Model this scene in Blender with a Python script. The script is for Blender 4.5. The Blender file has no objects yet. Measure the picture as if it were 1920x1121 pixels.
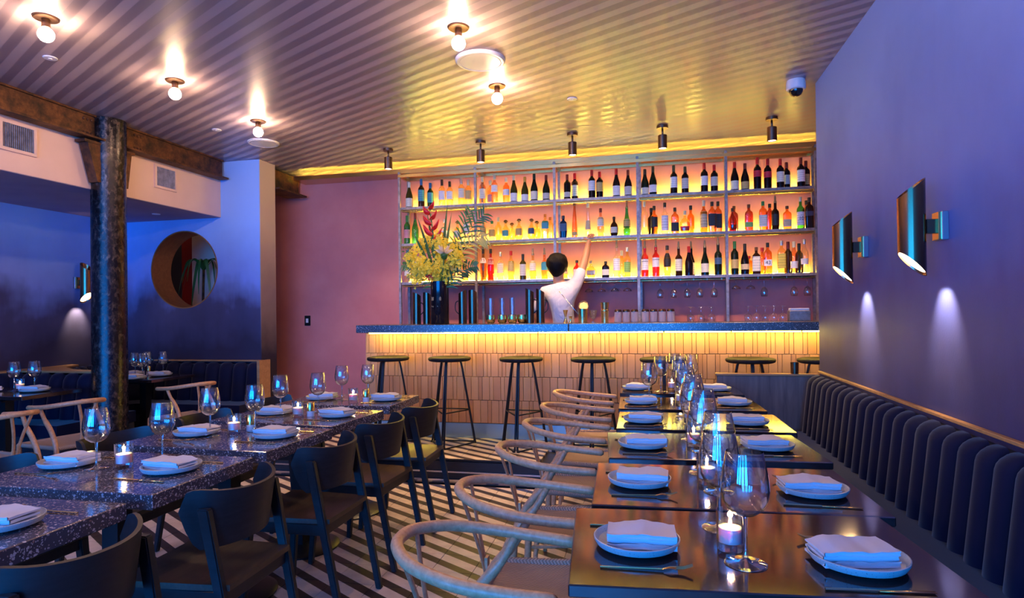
import bpy, bmesh, math, random
from mathutils import Vector, Matrix, Euler
R = random.Random(7)
sc = bpy.context.scene
PI = math.pi
# ---------------------------------------------------------------- camera
cd = bpy.data.cameras.new('camera'); cam = bpy.data.objects.new('camera', cd)
sc.collection.objects.link(cam); sc.camera = cam
cd.sensor_width = 36; cd.lens = 1152.39 / 1920 * 36
cd.shift_y = 18.3 / 1920; cd.clip_start = 0.05
cam.matrix_world = Matrix(((0.97519966, 0.0132763, 0.22092841, 0), (0.22099319, -0.00360969, -0.97526867, 0),
                           (-0.01215047, 0.99990535, -0.00645414, 1.34), (0, 0, 0, 1)))
# ---------------------------------------------------------------- world, exposure
w = bpy.data.worlds.new('world'); sc.world = w; w.use_nodes = True
w.node_tree.nodes['Background'].inputs[0].default_value = (0.10, 0.25, 0.75, 1)
w.node_tree.nodes['Background'].inputs[1].default_value = 0.3
vs = sc.view_settings; vs.view_transform = 'Standard'; vs.look = 'None'; vs.exposure = 1.0; vs.gamma = 1
vs.use_curve_mapping = False
try:
    sc.cycles.max_bounces = 8; sc.cycles.transparent_max_bounces = 24; sc.cycles.transmission_bounces = 8
    sc.cycles.glossy_bounces = 4; sc.cycles.diffuse_bounces = 4; sc.cycles.caustics_refractive = False; sc.cycles.caustics_reflective = False
    sc.cycles.sample_clamp_indirect = 4; sc.cycles.use_denoising = True
except Exception: pass
def area_light(name, loc, rot, sx, sy, power, col, spread=None):
    l = bpy.data.lights.new(name, 'AREA'); l.shape = 'RECTANGLE'; l.size = sx; l.size_y = sy; l.energy = power; l.color = col
    if spread: l.spread = spread
    o = bpy.data.objects.new(name, l); sc.collection.objects.link(o); o.location = loc; o.rotation_euler = rot; return o
WINX = (-4.6, -3.0, -1.4, 0.2)
for x in WINX:      # daylight through the street windows behind the camera
    area_light('window_daylight', (x, -4.06, 1.65), (PI / 2, 0, 0), 1.1, 2.1, 100, (0.004, 0.25, 1.0))

# ---------------------------------------------------------------- helpers
def lin(r, g, b):
    f = lambda c: (c / 255 / 12.92) if c / 255 <= 0.04045 else ((c / 255 + 0.055) / 1.055) ** 2.4
    return (f(r), f(g), f(b), 1)
def mat(name, col=(0.5, 0.5, 0.5, 1), rough=0.5, metal=0.0, spec=0.5, ior=None, trans=0.0, emit=None, es=0.0, coat=0.0, sheen=0.0, alpha=1):
    m = bpy.data.materials.new(name); m.use_nodes = True
    b = m.node_tree.nodes['Principled BSDF']
    b.inputs['Base Color'].default_value = col if len(col) == 4 else (*col, 1)
    b.inputs['Roughness'].default_value = rough; b.inputs['Metallic'].default_value = metal
    b.inputs['Specular IOR Level'].default_value = spec
    if ior: b.inputs['IOR'].default_value = ior
    b.inputs['Transmission Weight'].default_value = trans
    if coat: b.inputs['Coat Weight'].default_value = coat; b.inputs['Coat Roughness'].default_value = 0.05
    if sheen: b.inputs['Sheen Weight'].default_value = sheen; b.inputs['Sheen Roughness'].default_value = 0.4
    if emit: b.inputs['Emission Color'].default_value = (*emit[:3], 1); b.inputs['Emission Strength'].default_value = es
    return m
class NT:
    def __init__(s, m): s.m = m; s.t = m.node_tree; s.n = s.t.nodes; s.l = s.t.links; s.b = s.n['Principled BSDF']
    def node(s, ty, **k):
        n = s.n.new(ty)
        for a, v in k.items():
            if a.startswith('i_'): n.inputs[int(a[2:]) if a[2:].isdigit() else a[2:].replace('_', ' ')].default_value = v
            else: setattr(n, a, v)
        return n
    def link(s, a, b): s.l.new(a, b)
    def pos(s): return s.node('ShaderNodeNewGeometry').outputs['Position']
    def math(s, op, a, b=None, c=None):
        n = s.node('ShaderNodeMath', operation=op)
        for i, v in enumerate((a, b, c)):
            if v is None: continue
            if isinstance(v, (int, float)): n.inputs[i].default_value = v
            else: s.link(v, n.inputs[i])
        return n.outputs[0]
    def mix(s, f, a, b):
        n = s.node('ShaderNodeMix', data_type='RGBA')
        for k, v in ((0, f), (6, a), (7, b)):
            if isinstance(v, (int, float)): n.inputs[k].default_value = v
            elif isinstance(v, tuple): n.inputs[k].default_value = v if len(v) == 4 else (*v, 1)
            else: s.link(v, n.inputs[k])
        return n.outputs[2]
    def noise(s, scale, detail=3, rough=0.5, vec=None, dist=0.0):
        n = s.node('ShaderNodeTexNoise'); n.inputs['Scale'].default_value = scale; n.inputs['Detail'].default_value = detail
        n.inputs['Roughness'].default_value = rough; n.inputs['Distortion'].default_value = dist
        if vec is not None: s.link(vec, n.inputs['Vector'])
        return n.outputs['Fac']
    def ramp(s, f, stops):
        n = s.node('ShaderNodeValToRGB'); e = n.color_ramp.elements
        while len(e) > 1: e.remove(e[-1])
        e[0].position = stops[0][0]; e[0].color = stops[0][1]
        for p, c in stops[1:]: x = e.new(p); x.color = c
        s.link(f, n.inputs[0]); return n.outputs[0]
    def bump(s, h, st=0.3, dist=0.01):
        n = s.node('ShaderNodeBump'); n.inputs['Strength'].default_value = st; n.inputs['Distance'].default_value = dist
        s.link(h, n.inputs['Height']); s.link(n.outputs[0], s.b.inputs['Normal'])
    def objc(s): return s.node('ShaderNodeTexCoord').outputs['Object']
    def scale(s, v, sc3):
        n = s.node('ShaderNodeVectorMath', operation='MULTIPLY'); s.link(v, n.inputs[0]); n.inputs[1].default_value = sc3; return n.outputs[0]

class MB:
    def __init__(s): s.bm = bmesh.new()
    def box(s, c, d, bev=0.0, M=None, seg=1):
        r = bmesh.ops.create_cube(s.bm, size=1); v = r['verts']
        for q in v: q.co = Vector((q.co.x * d[0], q.co.y * d[1], q.co.z * d[2]))
        if bev > 0:
            e = list({e for q in v for e in q.link_edges})
            r = bmesh.ops.bevel(s.bm, geom=e, offset=bev, segments=seg, affect='EDGES', profile=0.5)
            v = list({q for f in r['faces'] for q in f.verts} | {q for q in v if q.is_valid})
        T = Matrix.Translation(Vector(c))
        if M is not None: T = T @ M.to_4x4()
        for q in v: q.co = T @ q.co
        return s
    def hexa(s, P):      # 8 points: bottom ring of 4, top ring of 4
        v = [s.bm.verts.new(p) for p in P]
        for f in ((3, 2, 1, 0), (4, 5, 6, 7), (0, 1, 5, 4), (1, 2, 6, 5), (2, 3, 7, 6), (3, 0, 4, 7)): s.bm.faces.new([v[i] for i in f])
        return s
    def lathe(s, prof, n=20, M=None, sq=None, close=True):   # prof = [(r, z)]
        rings = []
        for r, z in prof:
            if r < 1e-5: rings.append([s.bm.verts.new((0, 0, z))]); continue
            ring = []
            for i in range(n):
                a = 2 * PI * i / n; c, d = math.cos(a), math.sin(a)
                if sq:
                    k = (abs(c) ** sq[2] + abs(d) ** sq[2]) ** (-1 / sq[2]); c *= k; d *= k
                    f = min(1, r / sq[3]); fx = 1 + (sq[0] - 1) * f; fy = 1 + (sq[1] - 1) * f
                    if r < sq[3] * 0.55: c, d, fx, fy = math.cos(a), math.sin(a), 1, 1
                    c *= fx; d *= fy
                ring.append(s.bm.verts.new((r * c, r * d, z)))
            rings.append(ring)
        new = [q for g in rings for q in g]
        for a, b in zip(rings, rings[1:]):
            if len(a) == 1 and len(b) == 1: continue
            for i in range(n):
                j = (i + 1) % n
                if len(a) == 1: f = (a[0], b[j], b[i])
                elif len(b) == 1: f = (a[i], a[j], b[0])
                else: f = (a[i], a[j], b[j], b[i])
                s.bm.faces.new(f)
        if close:
            if len(rings[0]) > 1: s.bm.faces.new(list(reversed(rings[0])))
            if len(rings[-1]) > 1: s.bm.faces.new(rings[-1])
        if M is not None:
            for q in new: q.co = M @ q.co
        return s
    def tube(s, pts, r, n=8, closed=False, flat=None, caps=True, roundend=False):
        P = [Vector(p) for p in pts]; N = len(P); rr = r if isinstance(r, (list, tuple)) else [r] * N
        rr = list(rr)
        if roundend and not closed:
            P = [P[0] + (P[0] - P[1]).normalized() * rr[0] * .6] + P + [P[-1] + (P[-1] - P[-2]).normalized() * rr[-1] * .6]
            rr = [rr[0] * .55] + rr + [rr[-1] * .55]; N += 2
        rings = []; up = None
        for i in range(N):
            if closed: t = P[(i + 1) % N] - P[i - 1]
            else: t = P[min(i + 1, N - 1)] - P[max(i - 1, 0)]
            t.normalize()
            if up is None:
                up = Vector((0, 0, 1)) if abs(t.z) < .9 else Vector((0, 1, 0))
            a = t.cross(up)
            if a.length < 1e-4: a = t.orthogonal()
            a.normalize(); b = a.cross(t).normalized()
            if flat is None: up = b if abs(t.z) >= .9 or abs(b.z) < .5 else up
            fx, fy = flat or (1, 1)
            rings.append([s.bm.verts.new(P[i] + (a * math.cos(2 * PI * k / n) * fx + b * math.sin(2 * PI * k / n) * fy) * rr[i]) for k in range(n)])
        m = N if closed else N - 1
        for i in range(m):
            A, B = rings[i], rings[(i + 1) % N]
            for k in range(n): s.bm.faces.new((A[k], A[(k + 1) % n], B[(k + 1) % n], B[k]))
        if not closed and caps: s.bm.faces.new(list(reversed(rings[0]))); s.bm.faces.new(rings[-1])
        return s
    def sheet(s, grid, thick=0.0, closed_u=False):     # grid of points rows x cols
        V = [[s.bm.verts.new(p) for p in row] for row in grid]
        for a, b in zip(V, V[1:]):
            m = len(a) if closed_u else len(a) - 1
            for i in range(m): s.bm.faces.new((a[i], a[(i + 1) % len(a)], b[(i + 1) % len(a)], b[i]))
        if thick:
            fs = [f for row in V for v in row for f in v.link_faces]
            bmesh.ops.recalc_face_normals(s.bm, faces=list(set(fs)))
            bmesh.ops.solidify(s.bm, geom=list(set(fs)), thickness=thick)
        return s
    def ball(s, c, r, seg=12, ring=8, sc3=(1, 1, 1)):
        res = bmesh.ops.create_uvsphere(s.bm, u_segments=seg, v_segments=ring, radius=1)
        for q in res['verts']: q.co = Vector((c[0] + q.co.x * r * sc3[0], c[1] + q.co.y * r * sc3[1], c[2] + q.co.z * r * sc3[2]))
        return s
    def mesh(s, name, ms, smooth=0.7, recalc=True):
        if recalc: bmesh.ops.recalc_face_normals(s.bm, faces=s.bm.faces[:])
        me = bpy.data.meshes.new(name); s.bm.to_mesh(me); s.bm.free()
        for m in (ms if isinstance(ms, (list, tuple)) else [ms]): me.materials.append(m)
        if smooth:
            me.polygons.foreach_set('use_smooth', [True] * len(me.polygons)); me.set_sharp_from_angle(angle=smooth)
        return me
    def build(s, name, ms, parent=None, smooth=0.7, loc=None, recalc=True):
        return obj(name, s.mesh(name, ms, smooth, recalc), parent, loc)
COL = sc.collection
def obj(name, me, parent=None, loc=None, rotz=0):
    o = bpy.data.objects.new(name, me); COL.objects.link(o)
    if parent is not None: o.parent = parent
    if loc is not None: o.location = loc
    if rotz: o.rotation_euler = (0, 0, rotz)
    return o
def tag(o, label, cat, group=None):
    o['label'] = label; o['category'] = cat
    if group: o['group'] = group
    return o
def thing(name, label, cat, loc=(0, 0, 0), rotz=0, group=None):
    o = obj(name, None, None, loc, rotz); o.empty_display_size = 0.1; return tag(o, label, cat, group)
def struct(o): o['kind'] = 'structure'; return o
def kids(o): return [c for c in bpy.data.objects if c.parent is o]
_K = {}
def reg(root):      # remember a prototype's children once (fast copies)
    def rec(o): return [(c, rec(c)) for c in CH.get(o.name, [])]
    CH = {}
    for c in bpy.data.objects:
        if c.parent: CH.setdefault(c.parent.name, []).append(c)
    _K[root.name] = rec(root); return root
def dup(root, loc, rotz=0, label=None, group=None):
    r = root.copy(); COL.objects.link(r); r.location = loc; r.rotation_euler = (0, 0, rotz)
    if label: r['label'] = label
    if group: r['group'] = group
    def rec(lst, par):
        for c, sub in lst:
            d = c.copy(); COL.objects.link(d); d.parent = par; rec(sub, d)
    rec(_K[root.name], r); return r
def Rz(a): return Matrix.Rotation(a, 4, 'Z')
def Rx(a): return Matrix.Rotation(a, 4, 'X')
def Ry(a): return Matrix.Rotation(a, 4, 'Y')
def T(*p): return Matrix.Translation(Vector(p))

# ---------------------------------------------------------------- materials
def wood(name, c1, c2, rough=0.4, sc=(30, 30, 3), coat=0.0, stretch=8):
    m = mat(name, rough=rough, coat=coat); t = NT(m)
    v = t.scale(t.objc(), sc); f = t.noise(1.0, 5, .6, v, .6)
    t.link(t.ramp(f, [(0.3, c1), (0.7, c2)]), t.b.inputs['Base Color']); t.bump(f, .08, .002); return m
M_oak = wood('oak_wood', (.52, .25, .11, 1), (.72, .40, .20, 1), .38, (60, 60, 60))
M_black_wood = wood('black_stained_wood', (.006, .006, .007, 1), (.016, .015, .017, 1), .45, (14, 14, 60))
M_seat_wood = wood('dark_seat_wood', (.035, .022, .012, 1), (.075, .05, .028, 1), .32, (8, 40, 40))
M_ledge = wood('ledge_wood', (.35, .17, .06, 1), (.5, .27, .1, 1), .45, (3, 30, 30))
M_reveal = wood('dark_oak_reveal', (.20, .075, .02, 1), (.30, .12, .035, 1), .5, (3, 30, 30))
M_panel = wood('walnut_panel', (.10, .065, .05, 1), (.22, .15, .12, 1), .45, (22, 22, 1.6))
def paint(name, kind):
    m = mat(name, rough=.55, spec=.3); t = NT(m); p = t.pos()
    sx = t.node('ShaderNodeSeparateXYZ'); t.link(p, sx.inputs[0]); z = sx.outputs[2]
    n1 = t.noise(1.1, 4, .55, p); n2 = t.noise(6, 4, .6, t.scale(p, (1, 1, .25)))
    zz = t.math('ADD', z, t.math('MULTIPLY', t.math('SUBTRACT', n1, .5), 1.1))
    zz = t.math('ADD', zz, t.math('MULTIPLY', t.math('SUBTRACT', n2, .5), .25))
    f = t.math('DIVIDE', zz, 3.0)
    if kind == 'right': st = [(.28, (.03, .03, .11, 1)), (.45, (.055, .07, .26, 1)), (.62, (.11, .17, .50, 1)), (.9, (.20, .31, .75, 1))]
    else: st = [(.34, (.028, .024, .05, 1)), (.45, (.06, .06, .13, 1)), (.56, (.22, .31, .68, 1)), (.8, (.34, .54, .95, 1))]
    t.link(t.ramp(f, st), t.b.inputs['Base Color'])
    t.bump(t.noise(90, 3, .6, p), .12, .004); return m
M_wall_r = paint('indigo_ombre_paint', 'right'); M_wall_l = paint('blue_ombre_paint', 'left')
M_side = mat('warm_lit_ombre_paint', rough=.6, spec=.25); t = NT(M_side); sx = t.node('ShaderNodeSeparateXYZ'); t.link(t.pos(), sx.inputs[0])  # ombre paint, with the warm light on this side put into its beige
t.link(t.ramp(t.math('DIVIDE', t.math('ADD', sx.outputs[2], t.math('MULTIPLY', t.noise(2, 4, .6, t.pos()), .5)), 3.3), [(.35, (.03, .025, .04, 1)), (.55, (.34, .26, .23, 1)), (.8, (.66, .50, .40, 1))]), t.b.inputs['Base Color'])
def plaster(name, c1, c2, sc_=2.5):
    m = mat(name, rough=.7, spec=.2); t = NT(m); p = t.pos(); n = t.noise(sc_, 5, .6, p)
    t.link(t.ramp(n, [(.3, c1), (.7, c2)]), t.b.inputs['Base Color']); t.bump(t.noise(60, 3, .6, p), .08, .003); return m
M_pink = plaster('pink_plaster', (.60, .195, .18, 1), (.68, .25, .22, 1))
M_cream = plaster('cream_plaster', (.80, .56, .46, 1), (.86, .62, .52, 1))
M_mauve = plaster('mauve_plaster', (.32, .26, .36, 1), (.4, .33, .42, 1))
M_red = plaster('red_plaster', (.35, .02, .02, 1), (.42, .03, .03, 1))
M_darkwall = plaster('dark_plaster', (.05, .05, .07, 1), (.08, .07, .09, 1))
# ceiling: diagonal stripes of matt and satin paint
M_ceil = mat('striped_ceiling_paint', rough=.3, spec=.5); t = NT(M_ceil); p = t.pos()
sx = t.node('ShaderNodeSeparateXYZ'); t.link(p, sx.inputs[0])
def stripes(t, sx, ang, period, duty, soft=.02, off=0.0):
    a = math.radians(ang)
    u = t.math('ADD', t.math('MULTIPLY', sx.outputs[0], -math.sin(a) / period), t.math('MULTIPLY', sx.outputs[1], math.cos(a) / period))
    fr = t.math('FRACT', t.math('ADD', u, 100 + off))
    return t.math('LESS_THAN', fr, duty)
sm = stripes(t, sx, -27, .112, .5)
t.link(t.mix(sm, (.44, .36, .39, 1), (.22, .175, .22, 1)), t.b.inputs['Base Color'])
t.link(t.math('ADD', t.math('MULTIPLY', sm, .12), .27), t.b.inputs['Roughness'])
# floor tiles: black diagonal stripes on off-white cement
M_tile = mat('striped_cement_tile', rough=.42, spec=.4); t = NT(M_tile); p = t.pos()
sx = t.node('ShaderNodeSeparateXYZ'); t.link(p, sx.inputs[0])
sm = stripes(t, sx, -31, .1165, .44)
n = t.noise(9, 4, .6, p)
t.link(t.mix(sm, t.ramp(n, [(.3, (.54, .42, .33, 1)), (.7, (.70, .57, .46, 1))]), t.ramp(n, [(.3, (.022, .014, .012, 1)), (.7, (.045, .03, .026, 1))])), t.b.inputs['Base Color'])
t.bump(n, .06, .002)
M_grout = mat('dark_grout', (.06, .05, .045, 1), .9)
def terrazzo(name, base, chip, sc_, amt, rough):
    m = mat(name, rough=rough, spec=.55); t = NT(m); p = t.pos()
    pv = t.node('ShaderNodeVectorMath', operation='ADD'); t.link(p, pv.inputs[0])
    nn = t.node('ShaderNodeTexNoise'); nn.inputs['Scale'].default_value = 25; t.link(p, nn.inputs['Vector']); t.link(t.scale(nn.outputs['Color'], (.02, .02, .02)), pv.inputs[1])
    col = base
    for s_, a in ((sc_, amt), (sc_ * 2.1, amt * .9)):
        vo = t.node('ShaderNodeTexVoronoi'); vo.inputs['Scale'].default_value = s_; vo.inputs['Randomness'].default_value = 1; t.link(pv.outputs[0], vo.inputs['Vector'])
        sp = t.node('ShaderNodeSeparateColor'); t.link(vo.outputs['Color'], sp.inputs[0])
        k = t.math('MULTIPLY', t.math('LESS_THAN', vo.outputs['Distance'], .40), t.math('LESS_THAN', sp.outputs[0], a))
        cc = t.ramp(sp.outputs[1], [(0, chip), (.7, (.5, .42, .40, 1)), (1, (.30, .16, .13, 1))])
        col = t.mix(k, col, cc)
    t.link(col, t.b.inputs['Base Color']); t.b.inputs['IOR'].default_value = 1.75; return m
M_terr = terrazzo('dark_terrazzo', (.075, .062, .07, 1), (.50, .46, .46, 1), 95, .34, .13)
M_bar = terrazzo('bar_terrazzo', (.05, .05, .06, 1), (.5, .5, .52, 1), 120, .14, .25)
M_lacq = mat('black_lacquer', (.02, .012, .012, 1), .1, ior=2.2, spec=.5); t = NT(M_lacq); t.bump(t.noise(14, 2, .5, t.pos()), .03, .004)
M_black = mat('black_metal', (.012, .012, .014, 1), .35, metal=.3)
M_stoolseat = mat('black_stool_seat', (.014, .012, .012, 1), .6, spec=.12)
M_steel = mat('brushed_steel', (.55, .55, .56, 1), .22, metal=1)
M_copper = mat('bronze_steel', (.17, .10, .06, 1), .25, metal=1)
M_brass = mat('brass', (.72, .46, .16, 1), .22, metal=1)
M_gold = mat('gold_plate', (.85, .58, .22, 1), .18, metal=1)
M_sconce = mat('antique_brass', (.25, .145, .07, 1), .2, metal=1)
M_bronze = mat('dark_bronze', (.16, .10, .07, 1), .35, metal=1)
M_galv = mat('galvanised_steel', (.3, .26, .24, 1), .45, metal=.5); t = NT(M_galv); t.link(t.ramp(t.noise(25, 4, .6, t.pos()), [(.35, (.20, .165, .15, 1)), (.65, (.36, .30, .27, 1))]), t.b.inputs['Base Color'])
M_kick = mat('kickplate_steel', (.42, .55, .53, 1), .3, metal=.9)
M_rust = mat('rusted_iron', rough=.6, metal=.4); t = NT(M_rust); p = t.pos(); n = t.noise(9, 6, .7, p); 
t.link(t.ramp(n, [(.35, (.02, .012, .01, 1)), (.5, (.09, .035, .015, 1)), (.7, (.22, .085, .03, 1))]), t.b.inputs['Base Color']); t.bump(n, .4, .01)
M_col = mat('worn_cast_iron', rough=.3, metal=.6); t = NT(M_col); p = t.pos(); n = t.noise(34, 6, .7, t.scale(p, (1, 1, .6)), .3)
t.link(t.ramp(n, [(.42, (.012, .011, .012, 1)), (.56, (.035, .028, .027, 1)), (.66, (.14, .10, .08, 1))]), t.b.inputs['Base Color']); t.bump(n, .22, .006)
t.link(t.ramp(n, [(.4, (.13, .13, .13, 1)), (.6, (.38, .38, .38, 1))]), t.b.inputs['Roughness'])
M_velvet = mat('navy_velvet', (.004, .005, .022, 1), .75, sheen=.18, spec=.15)
M_white = mat('white_plastic', (.75, .75, .77, 1), .35)
M_dome = mat('smoked_dome', (.01, .01, .01, 1), .08)
M_plate = mat('speckled_stoneware', rough=.3); t = NT(M_plate); vo = t.node('ShaderNodeTexVoronoi'); vo.inputs['Scale'].default_value = 190; t.link(t.objc(), vo.inputs[0])
t.link(t.mix(t.math('LESS_THAN', vo.outputs['Distance'], .16), (.44, .47, .46, 1), (.12, .12, .12, 1)), t.b.inputs['Base Color'])
M_linen = mat('white_linen', (.66, .64, .66, 1), .85, spec=.15)
M_cord = mat('woven_paper_cord', (.50, .34, .22, 1), .8); t = NT(M_cord)
wv = t.node('ShaderNodeTexWave'); wv.inputs['Scale'].default_value = 60; wv.bands_direction = 'DIAGONAL'; t.link(t.objc(), wv.inputs['Vector']); t.bump(wv.outputs['Fac'], .7, .004)
t.link(t.mix(wv.outputs['Fac'], (.30, .19, .12, 1), (.55, .38, .26, 1)), t.b.inputs['Base Color'])
def thin_glass(name, tint=(1, 1, 1, 1), refl=1.0):
    m = bpy.data.materials.new(name); m.use_nodes = True; nt = m.node_tree; nt.nodes.remove(nt.nodes['Principled BSDF'])
    out = nt.nodes['Material Output']; tr = nt.nodes.new('ShaderNodeBsdfTransparent'); tr.inputs[0].default_value = tint
    gl = nt.nodes.new('ShaderNodeBsdfGlossy'); gl.inputs[1].default_value = .03
    fr = nt.nodes.new('ShaderNodeFresnel'); fr.inputs[0].default_value = 1.5
    ge = nt.nodes.new('ShaderNodeNewGeometry'); io = nt.nodes.new('ShaderNodeMath'); io.operation = 'MULTIPLY_ADD'; io.inputs[1].default_value = 1 / 1.5 - 1.5; io.inputs[2].default_value = 1.5
    nt.links.new(ge.outputs['Backfacing'], io.inputs[0]); nt.links.new(io.outputs[0], fr.inputs[0])
    mu = nt.nodes.new('ShaderNodeMath'); mu.operation = 'MULTIPLY'; mu.inputs[1].default_value = refl; mu.use_clamp = True
    mx = nt.nodes.new('ShaderNodeMixShader')
    nt.links.new(fr.outputs[0], mu.inputs[0]); nt.links.new(mu.outputs[0], mx.inputs[0]); nt.links.new(tr.outputs[0], mx.inputs[1]); nt.links.new(gl.outputs[0], mx.inputs[2])
    nt.links.new(mx.outputs[0], out.inputs[0]); return m
M_glass = thin_glass('clear_glass', (.96, .975, .98, 1), 3.2)
M_tallg = thin_glass('tumbler_glass', (.95, .96, .97, 1), 1.3)
M_stem = thin_glass('glass_stem', (.80, .84, .88, 1), 5)
M_frost = mat('misted_tumbler_glass', (.75, .72, .78, 1), .25, trans=.6, ior=1.2)
M_wax = mat('candle_wax', (.9, .82, .74, 1), .5); M_wax.node_tree.nodes['Principled BSDF'].inputs['Subsurface Weight'].default_value = .3
M_flame = mat('candle_flame', (1, .8, .4, 1), emit=(1, .55, .2), es=28)
M_bulb = mat('lit_bulb', (1, .9, .8, 1), emit=(1, .62, .36), es=115)
M_led = mat('yellow_led_strip', (1, .8, .3, 1), emit=(1, .82, .10), es=70)
M_led_c = mat('ceiling_led_strip', (1, .8, .3, 1), emit=(1, .72, .07), es=20)
M_led_b = mat('bar_led_strip', (1, .8, .3, 1), emit=(1, .76, .09), es=36)
M_lens = mat('warm_lamp_lens', (1, .9, .7, 1), emit=(1, .62, .28), es=18)
M_spotlens = mat('spot_lens', (1, .9, .7, 1), emit=(1, .7, .4), es=9)
M_skin = mat('skin', (.42, .20, .11, 1), .5); M_skin.node_tree.nodes['Principled BSDF'].inputs['Subsurface Weight'].default_value = .05
M_hair = mat('black_hair', (.004, .003, .003, 1), .6, spec=.12); t = NT(M_hair); t.bump(t.noise(60, 4, .6, t.scale(t.objc(), (1, 1, .3))), .6, .01)
M_shirt = mat('white_cotton_shirt', (.56, .54, .58, 1), .8, spec=.15); t = NT(M_shirt); t.bump(t.noise(9, 3, .5, t.scale(t.objc(), (1, 1, .6)), 1.2), .55, .03)
M_dark_cloth = mat('dark_cloth', (.02, .02, .03, 1), .8)
M_leaf = mat('green_leaf', (.03, .12, .02, 1), .4); M_palm = mat('palm_green', (.10, .22, .03, 1), .4)
M_yel = mat('yellow_petal', (.95, .72, .03, 1), .5); M_straw = mat('straw_yellow_leaf', (.70, .55, .10, 1), .5); M_redp = mat('red_bract', (.72, .012, .02, 1), .35); M_creamp = mat('cream_petal', (.80, .66, .42, 1), .5)
M_vase = mat('black_glazed_vase', (.006, .006, .01, 1), .12)
M_print_gold = mat('gold_print', (.6, .42, .2, 1), .4)
M_tilebar = mat('terracotta_tile', rough=.5, spec=.3); t = NT(M_tilebar)
oi = t.node('ShaderNodeObjectInfo'); n = t.noise(14, 4, .6, t.pos())
c = t.ramp(oi.outputs['Random'], [(0, (.54, .23, .09, 1)), (.5, (.62, .28, .115, 1)), (1, (.68, .33, .14, 1))])
t.link(t.mix(t.math('MULTIPLY', n, .35), c, (.40, .18, .09, 1)), t.b.inputs['Base Color'])
# ================================================================ ROOM
XW, XL, YB, YF, ZC = 1.2, -5.75, 6.65, -4.0, 3.0
def sbox(name, lo, hi, m, bev=0.0, smooth=0, parent=None):
    c = [(a + b) / 2 for a, b in zip(lo, hi)]; d = [b - a for a, b in zip(lo, hi)]
    o = MB().box(c, d, bev).build(name, m, parent, smooth)
    return o if parent else struct(o)
floor = sbox('floor', (-7.15, YF - .15, -.12), (2.15, YB + .1, -.012), M_grout)
ceil_ = sbox('ceiling', (-7.15, YF - .15, ZC), (2.15, YB - .06, ZC + .12), M_ceil)
sbox('trim_1', (XL - .15, YB - .06, ZC + .13), (2.15, YB + .15, ZC + .2), M_pink)
wr = sbox('wall_right', (XW, YF, 0), (XW + .15, 4.9, ZC - .001), M_wall_r)
sbox('wall_recess', (2.0, 4.9, 0), (2.15, YB, ZC - .001), M_pink)
sbox('wall_back', (-7.15, YB, 0), (2.15, YB + .15, ZC + .13), M_pink)
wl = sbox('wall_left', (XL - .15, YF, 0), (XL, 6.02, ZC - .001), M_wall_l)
sbox('wall_corridor_left', (-7.15, 5.87, 0), (-7.0, YB, ZC - .001), M_darkwall)
sbox('wall_corridor_near', (-7.0, 5.87, 0), (XL - .15, 6.02, ZC - .001), M_darkwall)
# front wall behind the camera, with window openings
m = MB(); xs = [XL] + [v for x in WINX for v in (x - .6, x + .6)] + [XW]
for a, b in zip(xs[0::2], xs[1::2]):
    if b - a > .01: m.box(((a + b) / 2, YF - .075, ZC / 2), (b - a, .15, ZC - .002))
for x in WINX: m.box((x, YF - .075, .27), (1.2, .15, .54)); m.box((x, YF - .075, 2.88), (1.2, .15, .24))
struct(m.build('wall_front', M_wall_r, smooth=0))
for i, x in enumerate(WINX):
    wdw = MB(); 
    for s in (-1, 1): wdw.box((x + s * .585, YF - .03, 1.65), (.03, .05, 2.2)); wdw.box((x, YF - .03, 1.65 + s * 1.09), (1.2, .05, .03))
    wdw.box((x, YF - .03, 1.65), (.025, .04, 2.2)); wdw.box((x, YF - .03, 2.2), (1.2, .04, .025))
    struct(wdw.build('window_%d' % (i + 1), M_black, smooth=0))
# blue wall with the round opening
CX, CZ, CR = -4.967, 1.853, .425
Y0, Y1, XR = 5.75, 6.02, -4.03
m = MB(); N = 64
ang = [2 * PI * i / N for i in range(N)]
def outer(a):      # ray from circle centre to the rectangle
    c, s_ = math.cos(a), math.sin(a); t_ = 1e9
    for d, lim in ((c, XR - CX), (c, XL - CX), (s_, ZC - .002 - CZ), (s_, 0 - CZ)):
        if abs(d) > 1e-9 and lim / d > 0: t_ = min(t_, lim / d)
    return (CX + c * t_, CZ + s_ * t_)
cor = sorted([math.atan2(z - CZ, x - CX) % (2 * PI) for x in (XL, XR) for z in (0, ZC - .002)])
ang = sorted(set([round(a, 6) for a in ang + cor])); N = len(ang)
V = []
for y in (Y0, Y1):
    V.append([m.bm.verts.new((CX + CR * math.cos(a), y, CZ + CR * math.sin(a))) for a in ang])
    V.append([m.bm.verts.new((outer(a)[0], y, outer(a)[1])) for a in ang])
for i in range(N):
    j = (i + 1) % N
    m.bm.faces.new((V[0][i], V[0][j], V[1][j], V[1][i])); m.bm.faces.new((V[2][j], V[2][i], V[3][i], V[3][j]))
    m.bm.faces.new((V[0][j], V[0][i], V[2][i], V[2][j])); m.bm.faces.new((V[1][i], V[1][j], V[3][j], V[3][i]))
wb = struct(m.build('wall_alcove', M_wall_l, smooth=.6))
m = MB(); pr = []
for r_, y in ((CR, Y0 - .004), (CR, Y1 + .004), (CR - .012, Y1 + .004), (CR - .012, Y0 - .004)): pr.append([(CX + r_ * math.cos(2 * PI * k / 64), y, CZ + r_ * math.sin(2 * PI * k / 64)) for k in range(64)])
m.sheet(pr + [pr[0]], closed_u=True); m.build('reveal_lining', M_reveal, wb, .5)
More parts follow.
